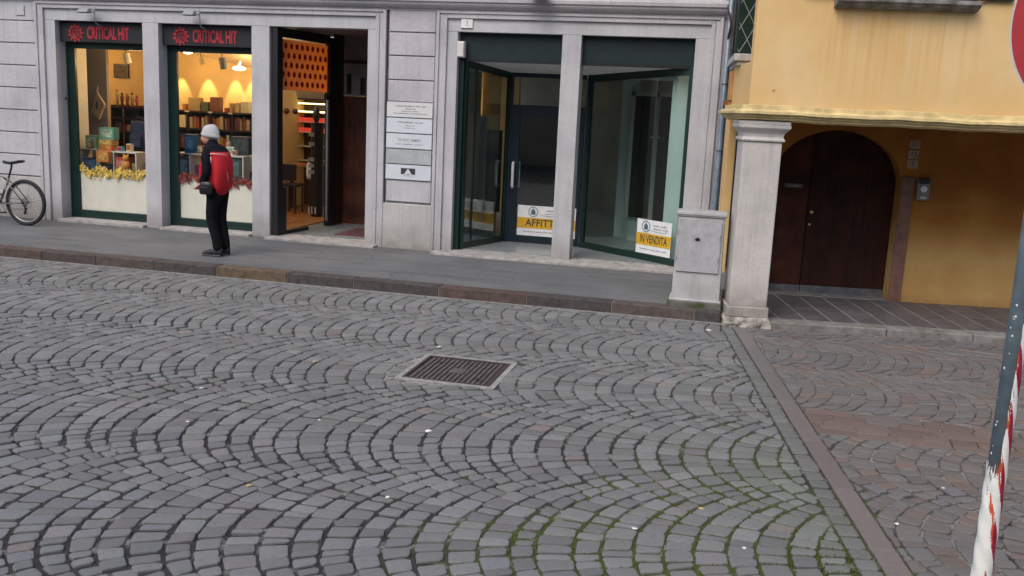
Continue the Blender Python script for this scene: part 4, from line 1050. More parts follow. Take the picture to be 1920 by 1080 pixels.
garland(-9.53, -8.33, .915, [(.62,.42,.05), (.50,.34,.06), (.68,.52,.14)], 'yellow leaf garland along the lower board of the leftmost window', 12.468)
garland(-7.88, -6.66, .905, [(.17,.025,.018), (.26,.045,.03), (.10,.02,.015)], 'dark red leaf garland behind the person', 12.468)
# picture, tote, dark unit with figures, blue garment
t = thing('framed_picture', 'small dark framed picture on the warm wall seen through the left window', 'picture', (-10.6, 15.0, 2.3))
B('frame', M['black'], t, (-10.74, -10.46, 15.01, 15.048, 2.30, 2.54), bevel=.004); B('print', mat('brown_print', (.12,.07,.04), .7, var=.6, scale=30, bstr=0), t, (-10.715, -10.485, 15.004, 15.009, 2.325, 2.515))
t = thing('hanging_tote', 'beige cloth bag hanging on the grey panel in the left window', 'bag', (-9.98, 13.5, 1.6))
mb = MB(); mb.add([(-9.99,13.56,2.05),(-10.10,13.57,1.74),(-9.95,13.54,1.62),(-9.84,13.55,1.86),(-9.99,13.52,2.05),(-10.10,13.51,1.74),(-9.95,13.49,1.62),(-9.84,13.50,1.86)], [(0,1,2,3),(7,6,5,4),(0,4,5,1),(1,5,6,2),(2,6,7,3),(3,7,4,0)])
mb.build('cloth', mat('canvas', (.42,.34,.26), .9, var=.2, scale=30), t, bevel=.008); B('print', M['dgrey'], t, (-9.985, -9.955, 13.482, 13.489, 1.79, 1.90)); MB().tube([(-10.0,13.53,2.04),(-9.99,13.56,2.14),(-9.97,13.53,2.04)], .006, 6).build('strap', M['offwhite'], t)
t = thing('dark_shelf_unit', 'dark shelf unit with figures in the leftmost window', 'shelf unit', (-9.95, 14.3, .2))
B('shelf_board', M['darkwood'], t, *[(-10.18, -9.40, 14.15, 14.45, z, z+.03) for z in (1.80, 1.62, 1.40, 1.15, .9)]); B('side_panel', M['darkwood'], t, (-10.20, -10.18, 14.15, 14.45, .2, 1.85), (-9.40, -9.38, 14.15, 14.45, .2, 1.85)); B('back_panel', M['black'], t, (-10.18, -9.40, 14.46, 14.48, .2, 1.85))
for i, (x, h_, k) in enumerate(((-10.12,.30,3),(-10.03,.24,2),(-9.93,.26,0),(-9.84,.25,6),(-9.75,.20,8))):
    t = thing('figurine', ['tan','dark brown','red','brown','dark red'][i]+' figurine on the dark shelf unit, '+ords[i]+' from the left', 'figurine', (x, 14.22, 1.83), 'figurines on the dark shelf unit')
    MB().tube([(x,14.22,1.83),(x,14.22,1.83+h_*.25),(x,14.22,1.83+h_*.62),(x,14.22,1.83+h_*.75)], [.032,.022,.034,.014], 10).build('figure_body', bm_[k], t, smooth=True)
    MB().ball((x,14.22,1.83+h_*.84), .022).build('figure_head', bm_[(k+3)%11], t, smooth=True)
for i in range(9):
    k = int(rnd()*11); x = -10.15+i*.075; h_ = ru(.10,.19)
    book(x, x+.055, 1.431, 1.431+h_, k, f'{bw[k]} box on the dark shelf unit, {ords[i]} from the left', y=14.18, d=.15, nm='game_box', grp='boxes on the dark shelf unit')
t = thing('dark_backpack', 'dark blue backpack standing in the leftmost window beside the pillar', 'backpack', (-9.05, 13.25, 1.19))
bp_ = mat('navy_cloth', (.022,.032,.070), .8, var=.25, scale=12)
mb = MB(); mb.loft([[Vector((-9.06+sx*math.copysign(abs(math.cos(q))**.6, math.cos(q)), 13.25+.09*math.sin(q), z)) for q in [6.283*k/20 for k in range(20)]] for z, sx in ((1.19,.13),(1.22,.145),(1.45,.145),(1.58,.135),(1.64,.09))]); mb.build('bag_body', bp_, t, smooth=True)
mb = MB().box(-9.16,-8.96,13.12,13.17,1.24,1.42); mb.build('front_pocket', bp_, t, bevel=.02); MB().tube([(-9.10,13.25,1.63),(-9.08,13.25,1.70),(-9.02,13.25,1.70),(-9.0,13.25,1.62)], .012, 8).build('handle', bp_, t, smooth=True)
t = tag(MB().ball((-8.93,13.32,1.74), .07,.06,.09).build('dark_ball', M['black'], None, smooth=True), 'dark rounded shape above the backpack beside the pillar', 'ornament')
tag(B('counter_block', M['darkwood'], None, (-9.38,-8.95,13.5,13.9,.2,1.18)), 'dark counter below the backpack in the leftmost window', 'counter')
# through the slanted glass: table, chair, lit cabinet, balls, dark stand
t = thing('lit_cabinet', 'lit display cabinet with red and white goods behind the slanted glass', 'cabinet', (-7.15, 16.0, .2))
B('carcass', M['darkwood'], t, (-7.75,-7.72,15.9,16.2,.2,2.1), (-6.95,-6.92,15.9,16.2,.2,2.1), (-7.72,-6.95,15.9,16.2,2.07,2.1), (-7.72,-6.95,16.17,16.2,.2,2.07))
B('shelf', M['offwhite'], t, *[(-7.72,-6.95,15.92,16.17,z,z+.015) for z in (1.0,1.25,1.5,1.68,1.84)])
B('lit_strip', plain('cabinet_strip', (1,.78,.35), .5, emit=3.5), t, (-7.70,-6.97,15.93,15.95,2.0,2.02), (-7.70,-6.97,15.93,15.95,1.86,1.88))
B('red_goods', plain('red_goods', (.55,.05,.03), .5, emit=.5), t, *[(-7.70+.09*i,-7.64+.09*i,15.95,16.05,z,z+.07) for i in range(8) for z in (1.515,1.695)], bevel=.006)  # faint red glow put into the material of the goods
for i, x in enumerate((-7.78,-7.66,-7.50)):
    tag(MB().ball((x, 15.4, 1.87), .05).build('garland_ball', M['redwood'], None, smooth=True), ['left','middle','right'][i]+' dark ball of the string across the slanted glass', 'ornament', 'dark balls hanging behind the slanted glass')
t = thing('dark_stand', 'dark tall rotating stand with white cards behind the slanted glass', 'display stand', (-6.72, 14.6, .2))
MB().tube([(-6.72,14.6,.2),(-6.72,14.6,1.72)], .10, 12).build('column', M['black'], t); B('card', M['grey'], t, *[(-6.82,-6.72,14.48,14.50,z,z+.06) for z in (.9,1.0,1.1,1.35,1.5)]); MB().ball((-6.90,14.95,1.84), .06,.05,.14).build('dark_head', M['black'], t, smooth=True)
MB().tube([(-6.82+.0,14.52,.25),(-6.82,14.52,.36)], .012, 6).tube([(-6.76,14.50,.25),(-6.76,14.50,.36)], .012, 6).tube([(-6.70,14.50,.25),(-6.70,14.50,.36)], .012, 6).build('small_bottle', M['offwhite'], t)
t = thing('shop_table', 'small wooden table behind the slanted glass', 'table', (-7.3, 15.2, .2))
B('tabletop', M['wood'], t, (-7.62,-6.98,14.95,15.5,.96,1.0), bevel=.006)
for sx in (-7.58,-7.04):
    for sy in (15.0,15.44): B('leg', M['darkwood'], t, (sx-.02,sx+.02,sy-.02,sy+.02,.2,.96))
t = thing('dark_chair', 'dark chair pushed to the small table in the shop', 'chair', (-7.3, 14.85, .2))
B('seat', M['black'], t, (-7.42,-7.14,14.72,15.0,.64,.69), bevel=.01); B('backrest', M['black'], t, (-7.42,-7.14,14.70,14.73,.75,1.02), bevel=.01)
for sx in (-7.40,-7.16):
    for sy in (14.72,14.98): B('leg', M['black'], t, (sx-.012,sx+.012,sy-.012,sy+.012,.2,.64))
t = thing('white_cloth', 'white cloth hanging over the table edge inside the shop', 'cloth', (-6.98, 14.85, .78))
MB().loft([[Vector((-6.98+.045*math.cos(q)*s_, 14.85+.02*math.sin(q), z)) for q in [6.283*k/12 for k in range(12)]] for z, s_ in ((.78,.7),(.84,1.1),(1.0,1.0),(1.05,.5))]).build('cloth_fold', M['white'], t, smooth=True)
t = thing('chandelier', 'pair of glowing lamps seen through the dotted film', 'chandelier', (-7.2, 14.6, 2.5))
MB().ball((-7.27,14.5,2.60), .05,.05,.045).ball((-7.06,14.5,2.50), .055,.05,.04).ball((-7.00,14.5,2.47), .035,.03,.035).ball((-7.11,14.5,2.44), .03,.03,.02).build('glowing_shade', M['lampglow'], t, smooth=True)
MB().tube([(-7.17,14.5,2.8),(-7.17,14.5,2.58),(-7.27,14.5,2.62)], .007, 6).tube([(-7.17,14.5,2.58),(-7.06,14.5,2.52)], .007, 6).build('arm', M['dgrey'], t)
# ================================================================ YELLOW BUILDING
yb = thing('yellow_building', 'yellow plastered house on a low arcade with a brown arched door', 'building', yw(0, 0), None)
def BY_(name, m, *bx, bevel=0, parent=None): return B(name, m, parent or yb, *bx, bevel=bevel, M4=YM)
BY_('upper_wall', M['yellow'], (.02, 8, -.03, .12, 2.235, 3.27), (.02, .60, -.03, .12, 3.27, 8.2), (2.15, 8, -.03, .45, 3.27, 8.2), (.60, 2.15, -.03, .45, 4.9, 8.2))
BY_('side_wall', M['yellow'], (.02, .35, .122, 1.26, 2.235, 2.66), (.60, .9, .122, 2.4, 2.66, 8.2))
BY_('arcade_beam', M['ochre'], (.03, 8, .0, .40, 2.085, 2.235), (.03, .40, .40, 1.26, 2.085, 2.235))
# moulding with an irregular profile along the front and returning on the side
prof = [(-.032,2.240),(-.045,2.236),(-.048,2.196),(-.075,2.190),(-.082,2.180),(-.118,2.176),(-.120,2.152),(-.112,2.148),(-.085,2.146),(-.082,2.124),(-.058,2.120),(-.055,2.098),(-.02,2.094),(-.0,2.080),(.0,2.240)]
mb = MB(); N = 60; rings = []
def wobz(x): return .004*math.sin(x*5.1)+.003*math.sin(x*13.7+1)
for i in range(N+1):
    x = -.02+8.0*i/N
    if i == 0: rings.append([Vector((.0+y_, y_, z)) for y_, z in prof])
    else: rings.append([Vector((x, y_+wobz(x+z)*.8, z+wobz(x))) for y_, z in prof])
mb.loft(rings); mb.build('moulding', M['moulding'], yb, M4=YM)
rings = [[Vector((y_, y_, z)) for y_, z in prof]]+[[Vector((y_+.0, v_, z)) for y_, z in prof] for v_ in (.6, 1.0, 1.30)]
MB().loft(rings).build('moulding', M['moulding'], yb, M4=YM)
# back wall with arched opening
AU, AZ, AA, AB = 1.33, 1.42, .73, .60
mb = MB(); n = 24; arc = [(AU-AA*math.cos(math.pi*k/n), AZ+AB*math.sin(math.pi*k/n)) for k in range(n+1)]
vsF = []; 
def wallface(v):
    V = [(-.05,v,.0),(AU-AA,v,.0)]; return V
o = len(mb.v)
top = 2.30; V = []; F = []
for (u_, z_) in arc: V += [(u_, 1.60, z_), (u_, 1.60, top), (u_, 1.92, z_)]
for k in range(n): a = k*3; F += [(a, a+3, a+4, a+1), (a, a+2, a+5, a+3)]
mb.add(V, F)
mb.box(.25, AU-AA, 1.60, 1.92, -.02, top); mb.box(AU+AA, 8, 1.60, 1.92, -.02, top)
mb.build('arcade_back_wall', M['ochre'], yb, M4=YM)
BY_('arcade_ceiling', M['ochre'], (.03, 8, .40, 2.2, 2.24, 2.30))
BY_('end_pilaster', M['yellow'], (.055, .155, 1.60, 1.90, .0, 2.25), bevel=.01)
BY_('jamb_stone', mat('brown_jamb_stone', (.21,.105,.075), .8, var=.25, scale=9, bstr=.4), (2.062, 2.205, 1.575, 1.62, .05, 1.53), bevel=.01)
# arched double door
dt = thing('arched_door', 'dark brown arched wooden double door under the arcade', 'door', yw(1.33, 1.8, .06))
mb = MB(); k_ = 20
def leaf(u0_, u1_, z0_=.165, y0_=1.80, y1_=1.85):
    pts = [(u0_, z0_), (u1_, z0_)]; q = []
    for i in range(9):
        u_ = u1_+(u0_-u1_)*i/8; t_ = max(-1, min(1, (u_-AU)/(AA+.02))); q.append((u_, AZ+(AB+.02)*math.sqrt(max(0, 1-t_*t_))))
    P = pts+q; n_ = len(P)
    return MB().add([(a, y0_, b) for a, b in P]+[(a, y1_, b) for a, b in P], [tuple(range(n_)), tuple(range(n_, 2*n_))[::-1]]+[(i, (i+1)%n_, (i+1)%n_+n_, i+n_) for i in range(n_)])
dw = mat('door_wood', (.040, .013, .008), .75, spec=.2, var=.4, scale=4, bstr=.2, streak=.8, dirt=(.02, .008, .006))
dw2 = mat('door_wood_red', (.062, .016, .009), .7, spec=.25, var=.4, scale=4, bstr=.2, streak=.6, dirt=(.025, .01, .006))
l1 = leaf(.58, 1.075, y0_=1.79, y1_=1.84).build('door_leaf', dw2, dt, M4=YM, bevel=.006)
l2 = leaf(1.082, 2.08).build('door_leaf', dw, dt, M4=YM, bevel=.006)
BY_('board_groove', M['black'], *[(u_, u_+.006, 1.797, 1.80, .18, 1.9-abs(u_-AU)*.5) for u_ in (1.25, 1.42, 1.59, 1.76, 1.93)], parent=l2)
BY_('kick_plate', mat('worn_kick_plate', (.13,.13,.14), .6, .2, var=.25), (.60, 1.075, 1.78, 1.80, .075, .165), (1.085, 2.055, 1.785, 1.80, .075, .165), parent=dt, bevel=.003)
MB().ball((1.122, 1.755, 1.05), .026, .03, .026).tube([(1.122, 1.80, 1.05), (1.122, 1.76, 1.05)], .011, 8).build('knob', plain('brass', (.70,.48,.20), .3, .8), dt, M4=YM, smooth=True)
MB().disc((1.122, 1.797, .90), (0,1,0), .014, .008, 12).build('keyhole', M['steel'], dt, M4=YM)
npl = BY_('name_strip', M['dgrey'], (.78, 1.0, 1.782, 1.789, 1.325, 1.375), parent=dt)
text('Carabini', .048, plain('pale_letters', (.40,.33,.26), .7), dt, face_mx(YM @ Vector((.89, 1.779, 1.352)), (math.cos(TH), math.sin(TH), 0)), ext=.0008)
# numbers, intercom
for i, (s_, z) in enumerate((('11', 1.90), ('15', 1.785), ('7', 1.675))):
    t = thing('house_number', f'small pale plate with number {s_} beside the arched door', 'house number', yw(2.16, 1.59, z-.05), 'number plates beside the arched door')
    BY_('plate', mat('number_plate', (.36,.27,.19), .6, var=.1, bstr=0), (2.10, 2.22, 1.588, 1.60, z-.048, z+.048), parent=t, bevel=.003)
    text(s_, .075, M['plaquetext'] if 0 else M['signtext'], t, face_mx(YM @ Vector((2.16, 1.5865, z)), (math.cos(TH), math.sin(TH), 0)), ext=.0006)
ic = thing('intercom', 'grey metal intercom box with round white camera on the ochre wall', 'intercom', yw(2.31, 1.58, 1.27))
BY_('housing', plain('intercom_metal', (.22,.21,.20), .45, .3), (2.235, 2.375, 1.555, 1.60, 1.27, 1.51), parent=ic, bevel=.006)
BY_('rain_hood', M['black'], (2.245, 2.365, 1.54, 1.57, 1.46, 1.525), parent=ic, bevel=.004)
MB().disc((2.305, 1.548, 1.40), (0,1,0), .036, .012, 24).build('camera_button', M['white'], ic, M4=YM)
BY_('name_tag', M['offwhite'], (2.28, 2.345, 1.551, 1.555, 1.29, 1.315), parent=ic)
# arcade floor slabs and kerb
BY_('floor_base', M['mortar'], (-.1, 8, .16, 1.95, -.2, .066))['kind'] = 'structure'
bpy.data.objects['floor_base'].parent = None
fo = bpy.data.objects['floor_base']; fo.location = OFF['yellow_building']; fo.name = 'arcade_floor_bed'
slab = mat('arcade_slab', (.105, .095, .100), .55, var=.25, scale=7, bstr=.25, island=.12)
mb = MB(); u_ = -.30
while u_ < 7.5:
    w_ = .272
    for (va, vb) in ((.17, .83), (.84, 1.595)):
        if u_+w_ > .42 or va > .5:
            mb.prism([(u_+.008+.05*(1-va), va), (u_+w_-.008+.05*(1-va), va), (u_+w_-.008+.05*(1-vb), vb), (u_+.008+.05*(1-vb), vb)], .03, .070+ru(-.001, .001))
    u_ += w_
o = mb.build('arcade_floor', slab, None, M4=YM, bevel=.003); struct(o)
mb = MB(); u_ = .415
ks = mat('arcade_kerb_stone', (.21,.20,.185), .75, var=.3, scale=9, bstr=.4, island=.08)
while u_ < 7.5:
    L = ru(.85, 1.2); mb.box(u_+.003, u_+L-.003, -.03, .165, -.1, .068+ru(-.002,.002)); u_ += L
struct(mb.build('arcade_kerb', ks, None, M4=YM, bevel=.012))
BY_('door_threshold', ks, (.55, 2.07, 1.60, 1.80, .03, .078), bevel=.004)
# corner pillar with capital and base
pl = thing('stone_pillar', 'pale limestone corner pillar with moulded capital carrying the yellow arcade', 'pillar', yw(.2, .2, 0))
BY_('shaft', M['pillar'], (.0, .385, .0, .385, .20, 1.885), parent=pl, bevel=.012)
cap = []
for z, e in ((1.885,.0),(1.887,.018),(1.905,.022),(1.915,.012),(1.93,.004),(1.96,.010),(1.985,.028),(2.0,.044),(2.004,.044),(2.008,.052),(2.02,.060),(2.045,.062),(2.048,.050),(2.052,.056),(2.084,.056)):
    cap.append([Vector((-e, -e, z)), Vector((.385+e, -e, z)), Vector((.385+e, .385+e, z)), Vector((-e, .385+e, z))])
MB().loft(cap).build('capital', M['pillar'], pl, M4=YM, bevel=.003)
BY_('base_block', M['pillar'], (-.022, .405, -.025, .40, .095, .205), parent=pl, bevel=.012)
mb = MB(); rg = []
for z, e in ((-.02,.035),(.03,.03),(.07,.02),(.098,.005)):
    r_ = []
    for k in range(28):
        s_ = k/28*4; sd_ = int(s_); f_ = s_-sd_; c_ = [(-1,-1),(1,-1),(1,1),(-1,1)]; a_, b_ = c_[sd_], c_[(sd_+1)%4]
        x_, y_ = a_[0]+(b_[0]-a_[0])*f_, a_[1]+(b_[1]-a_[1])*f_
        r_.append(Vector((.19+x_*(.21+e+ru(-.012,.012)), .19+y_*(.21+e+ru(-.012,.012)), z+ru(-.006,.006))))
    rg.append(r_)
mb.loft(rg).build('rough_footing', M['footing'], pl, M4=YM)
# window above with sill
wn = thing('stone_sill_window', 'window with grey stone sill and green shutters above the yellow wall', 'window', yw(1.37, -.1, 3.2))
sl_ = [(-.03,3.185),(-.10,3.19),(-.115,3.205),(-.15,3.215),(-.165,3.235),(-.19,3.24),(-.19,3.275),(.2,3.29),(.2,3.185)]
MB().extr(sl_, .74, 2.06).build('sill', mat('weathered_sill', (.24,.23,.22), .85, var=.5, scale=8, bstr=.6, streak=.9), wn, M4=YM, bevel=.004)
BY_('shutter', M['green'], (.45, .78, -.075, -.035, 3.30, 4.85), (2.0, 2.38, -.075, -.035, 3.30, 4.85), parent=wn, bevel=.005)
BY_('pane', M['dgrey'], (.62, 2.13, .2, .22, 3.29, 4.9), parent=wn)
tag(MB().disc((.24, -.035, 2.40), (0,1,0), .014, .012, 12).build('wall_peg', M['yellow'], None, M4=YM), 'small plastered peg low on the yellow wall', 'wall peg')
# balcony between the two houses
bl = thing('small_balcony', 'small pale stone balcony with wire lattice rail between the houses', 'balcony', (-.15, 11.7, 2.7))
MB().prism([(.6,.74),(-.045,.76),(-.06,.80),(.055,2.25),(.6,2.25)], 2.70, 2.775).build('slab', M['plinth'], bl, M4=YM, bevel=.01)
MB().prism([(.6,.77),(-.02,.79),(.08,2.25),(.6,2.25)], 2.655, 2.699).build('slab_moulding', M['plinth'], bl, M4=YM, bevel=.008)
lt = MB()
for k in range(-8, 9):
    for d_ in (1, -1):
        a_, b_ = [.28+.145*k, 2.79], [.28+.145*k+d_*.52, 3.75]
        # keep the part inside the rail
        def cl(p, q):
            for lim, sg in ((-.04, 1), (.6, -1)):
                for P_, Q_ in ((p, q), (q, p)):
                    if sg*(P_[0]-lim) < 0 and sg*(Q_[0]-lim) > 0:
                        t_ = (lim-P_[0])/(Q_[0]-P_[0]); P_[1] += (Q_[1]-P_[1])*t_; P_[0] = lim
            return all(-.041 <= w_[0] <= .601 for w_ in (p, q))
        if cl(a_, b_): lt.tube([(a_[0], .80, a_[1]), (b_[0], .80, b_[1])], .0045, 5)
lt.build('lattice_rail', M['grey'], bl, M4=YM)
MB().tube([(-.04,.80,3.75),(.6,.80,3.75)], .014, 8).tube([(-.04,.80,2.77),(-.04,.80,3.75)], .010, 8).tube([(-.04,.80,3.75),(.07,2.2,3.75)], .014, 8).build('hand_rail', M['green'], bl, M4=YM)
BY_('green_shutter', M['green'], (.06, .30, 1.70, 1.74, 2.80, 5.0), (.305, .60, 1.70, 1.74, 2.80, 5.0), parent=bl, bevel=.005)
BY_('bracket_pier', mat('orange_plaster', (.52,.26,.09), .9, var=.15, scale=6), (-.005, .16, 1.28, 1.5, 2.29, 2.62), (.010, .16, 1.30, 1.5, 2.08, 2.29), parent=yb, bevel=.01)
# dark gap wall behind the pipes
tag(B('gap_wall', M['skyblueish'], None, (-.31, .9, 12.75, 12.9, 0, 8.2)), 'dark wall at the back of the narrow gap between the houses', 'wall')
# drain pipes
def pipe(name, lab, pts, r, z_clips, m=None):
    t = thing(name, lab, 'drain pipe', pts[-1], 'pipes in the gap between the houses')
    MB().tube(pts, r, 14).build('pipe_run', m or M['pipe'], t, smooth=True)
    for z in z_clips:
        x, y = pts[-1][0], pts[-1][1]
        MB().ring((x, y, z), (0,0,1), r+.003, .006, 20, 6).box(x-.008, x+.008, y, y+.12, z-.01, z+.01).build('pipe_clip', M['dgrey'], t)
pipe('drain_pipe', 'thicker grey drain pipe against the grey building edge', [(-.275,12.12,8.0),(-.275,12.12,.55),(-.275,12.12,.16)], .034, (.7,1.7,2.5))
pipe('drain_pipe', 'right hand bluish pipe nearer the yellow house', [(-.19,12.05,2.35),(-.175,12.05,1.2),(-.17,12.05,.16)], .036, (.8,1.5,2.15))
pipe('thin_cable_pipe', 'thin pale conduit between the two drain pipes', [(-.235,12.16,8.0),(-.235,12.16,1.2),(-.235,12.16,.16)], .013, (1.0,2.0,2.9), M['grey'])
t = tag(MB().tube([(-.19,12.0,2.33),(-.22,11.98,2.45),(-.20,11.97,2.58),(-.15,11.98,2.63),(-.10,12.0,2.60)], .011, 8).build('loop_cable', M['dgrey'], None, smooth=True), 'loose dark cable looping beside the balcony bracket', 'cable')
t = tag(MB().tube([(-.33,12.15,3.5),(-.30,12.1,3.35),(-.26,12.05,3.2),(-.28,12.1,3.02)], .014, 8).build('twisted_cable', M['rust'], None, smooth=True), 'rusty twisted cable at the top corner of the grey building', 'cable')
rb_ = MB().tube([(-.05,11.2,.16),(-.05,11.2,.34)], .06, 12); rb_.build('pipe_foot', M['grey'], bpy.data.objects['drain_pipe'])
# ================================================================ UTILITY CABINET
cb = thing('utility_cabinet', 'grey weathered utility cabinet on a mossy plinth by the kerb', 'cabinet', (-.35, 10.25, .1))
B('plinth', M['mosspl'], cb, (-.640, -.075, 10.075, 10.47, .06, .182), bevel=.012)
mb = MB().add([(-.600,10.11,.182),(-.100,10.11,.182),(-.100,10.43,.182),(-.600,10.43,.182),(-.588,10.13,1.075),(-.112,10.13,1.075),(-.112,10.41,1.075),(-.588,10.41,1.075)], [(0,3,2,1),(4,5,6,7),(0,1,5,4),(1,2,6,5),(2,3,7,6),(3,0,4,7)])
mb.build('body', M['cab'], cb, bevel=.012)
B('base_flange', M['cab'], cb, (-.625, -.085, 10.095, 10.445, .182, .205), bevel=.006)
B('top', M['cab'], cb, (-.600, -.098, 10.115, 10.425, 1.076, 1.092), (-.607, -.090, 10.105, 10.432, 1.092, 1.125), bevel=.006)
dd = B('door', M['cabdoor'], cb, (-.574, -.135, 10.098, 10.122, .50, 1.045), bevel=.009)
MB().tube([(-.571,10.100,.503),(-.138,10.100,.503),(-.138,10.100,1.042),(-.571,10.100,1.042),(-.571,10.100,.503)], .0045, 6).build('door_rim', M['cab'], dd)
B('hinge', M['grey'], dd, (-.585, -.571, 10.095, 10.115, .60, .66), (-.585, -.571, 10.095, 10.115, .88, .94))
B('latch', M['grey'], dd, (-.150, -.138, 10.088, 10.098, .62, .67), (-.150, -.138, 10.088, 10.098, .85, .90), bevel=.002)
MB().disc((-.372,10.096,.845), (0,1,0), .020, .006, 6).box(-.398,-.346,10.092,10.0955,.835,.852).build('lock_emblem', M['black'], dd)
# ================================================================ ROAD SIGN POST (close to the camera)
ps = thing('sign_post', 'tall grey metal post wrapped low down in torn red and white tape', 'sign post', (.905, 3.3, 0))
PX, PY, PR = .905, 3.3, .0295
MB().tube([(PX,PY,-.01),(PX,PY,3.2)], PR, 28).build('pole', M['polegrey'], ps, smooth=True)
# torn tape: a wrapped sleeve whose outline is ragged, diagonal stripes
tp = MB(); NA, NZ = 110, 420; z0_, z1_ = .05, 1.50
def tape_top(a):   # ragged upper edge by angle
    return 1.06+.30*max(0, math.cos(a-.25))+.035*math.sin(a*7)+.03*math.sin(a*17+1)
r2 = PR+.0022
V = []; F = []; Mi = []
for j in range(NZ+1):
    for i in range(NA):
        a = 6.283*i/NA; z = z0_+(z1_-z0_)*j/NZ; rr = r2+.0012*math.sin(z*60+a*3)
        V.append((PX+rr*math.cos(a), PY+rr*math.sin(a), z))
for j in range(NZ):
    for i in range(NA):
        a = 6.283*(i+.5)/NA; z = z0_+(z1_-z0_)*(j+.5)/NZ
        ang = (a-math.pi*1.5+math.pi) % (2*math.pi)-math.pi    # 0 = towards the viewer
        ledge = 1.08+.42*(ang+.2)+.03*math.sin(z*40)
        tt = 1.00+.50*min(1, max(0, (ang+.10)/.38))+.02*math.sin(ang*23)+.015*math.sin(ang*51)
        if z > tt: continue
        hole = math.sin(ang*9+z*31)*math.sin(z*47+ang*5)
        if z > .9 and hole > .86: continue
        F.append((j*NA+i, j*NA+(i+1)%NA, (j+1)*NA+(i+1)%NA, (j+1)*NA+i))
        st = (z*5.0+ang*.55+.03*math.sin(z*70+ang*9)+.15) % 1.0
        c_ = 0
        if st < .50:
            c_ = 3 if ang > .30+.05*math.sin(z*60) else (1 if ang > -.25+.5*math.sin(z*11)+.1*math.sin(z*55) else 0)
        if c_ == 1 and math.sin(z*120+ang*24)*math.sin(z*43) > .55: c_ = 0
        Mi.append(c_)
tp.v = V; tp.f = F; tp.m = Mi
M['tapewhite'] = mat('tape_white', (.92,.92,.88), .45, var=.05, scale=30, bstr=.1)
M['tapered'] = mat('tape_orange_red', (.66,.12,.05), .45, var=.2, scale=30, bstr=.1)
M['tapecrimson'] = mat('tape_crimson', (.42,.010,.05), .45, var=.2, scale=30, bstr=.1)
tape = tp.build('striped_tape', [M['tapewhite'], M['tapered'], M['tapewhite'], M['tapecrimson']], ps, fixn=False)
sm_ = tape.modifiers.new('solid', 'SOLIDIFY'); sm_.thickness = .001
fk = MB()
for _ in range(15):
    a = math.pi*1.5+ru(-1.4, -.6); z = ru(1.0, 1.6); c = Vector((PX+(PR+.001)*math.cos(a), PY+(PR+.001)*math.sin(a), z)); e = Vector((-math.sin(a), math.cos(a), 0)); s_ = ru(.0015, .004)
    fk.add([c-e*s_, c+e*s_*.8-Vector((0,0,s_)), c+e*s_+Vector((0,0,s_)), c+Vector((0,0,s_*1.6))], [(0,1,2,3)])
fk.build('tape_scrap', M['tapewhite'], ps, fixn=False)
rs = thing('round_road_sign', 'round red road sign reaching in at the top right corner', 'road sign', (1.01, 3.22, 2.4))
# disc turned away from the street axis
cs = Vector((.985, 3.235, 2.445)); nrm = Vector((-.80, -.60, 0)).normalized(); tx_ = Vector((-nrm.y, nrm.x, 0))
def dsk(r, off, th, mi=0, n=64):
    mb = MB(); mb.tube([cs+nrm*off, cs+nrm*(off+th)], r, n); return mb
dsk(.30, 0, .004).build('backing', M['rimwhite'], rs)
dsk(.292, .0041, .001).build('red_face', M['signred2'], rs)
mb = MB(); P4 = [cs+nrm*.0056+tx_*a+Vector((0,0,b)) for a, b in ((-.2,-.045),(.2,-.045),(.2,.045),(-.2,.045))]; mb.add(P4+[p+nrm*.0008 for p in P4], [(0,1,2,3),(7,6,5,4),(0,4,5,1),(1,5,6,2),(2,6,7,3),(3,7,4,0)]); mb.build('white_bar', M['white'], rs)
MB().ring((PX,PY,2.50), (0,0,1), PR+.003, .006, 20, 6).ring((PX,PY,2.40), (0,0,1), PR+.003, .006, 20, 6).tube([(PX,PY,2.45), tuple(cs)], .01, 6).build('clamp', M['steel'], rs)
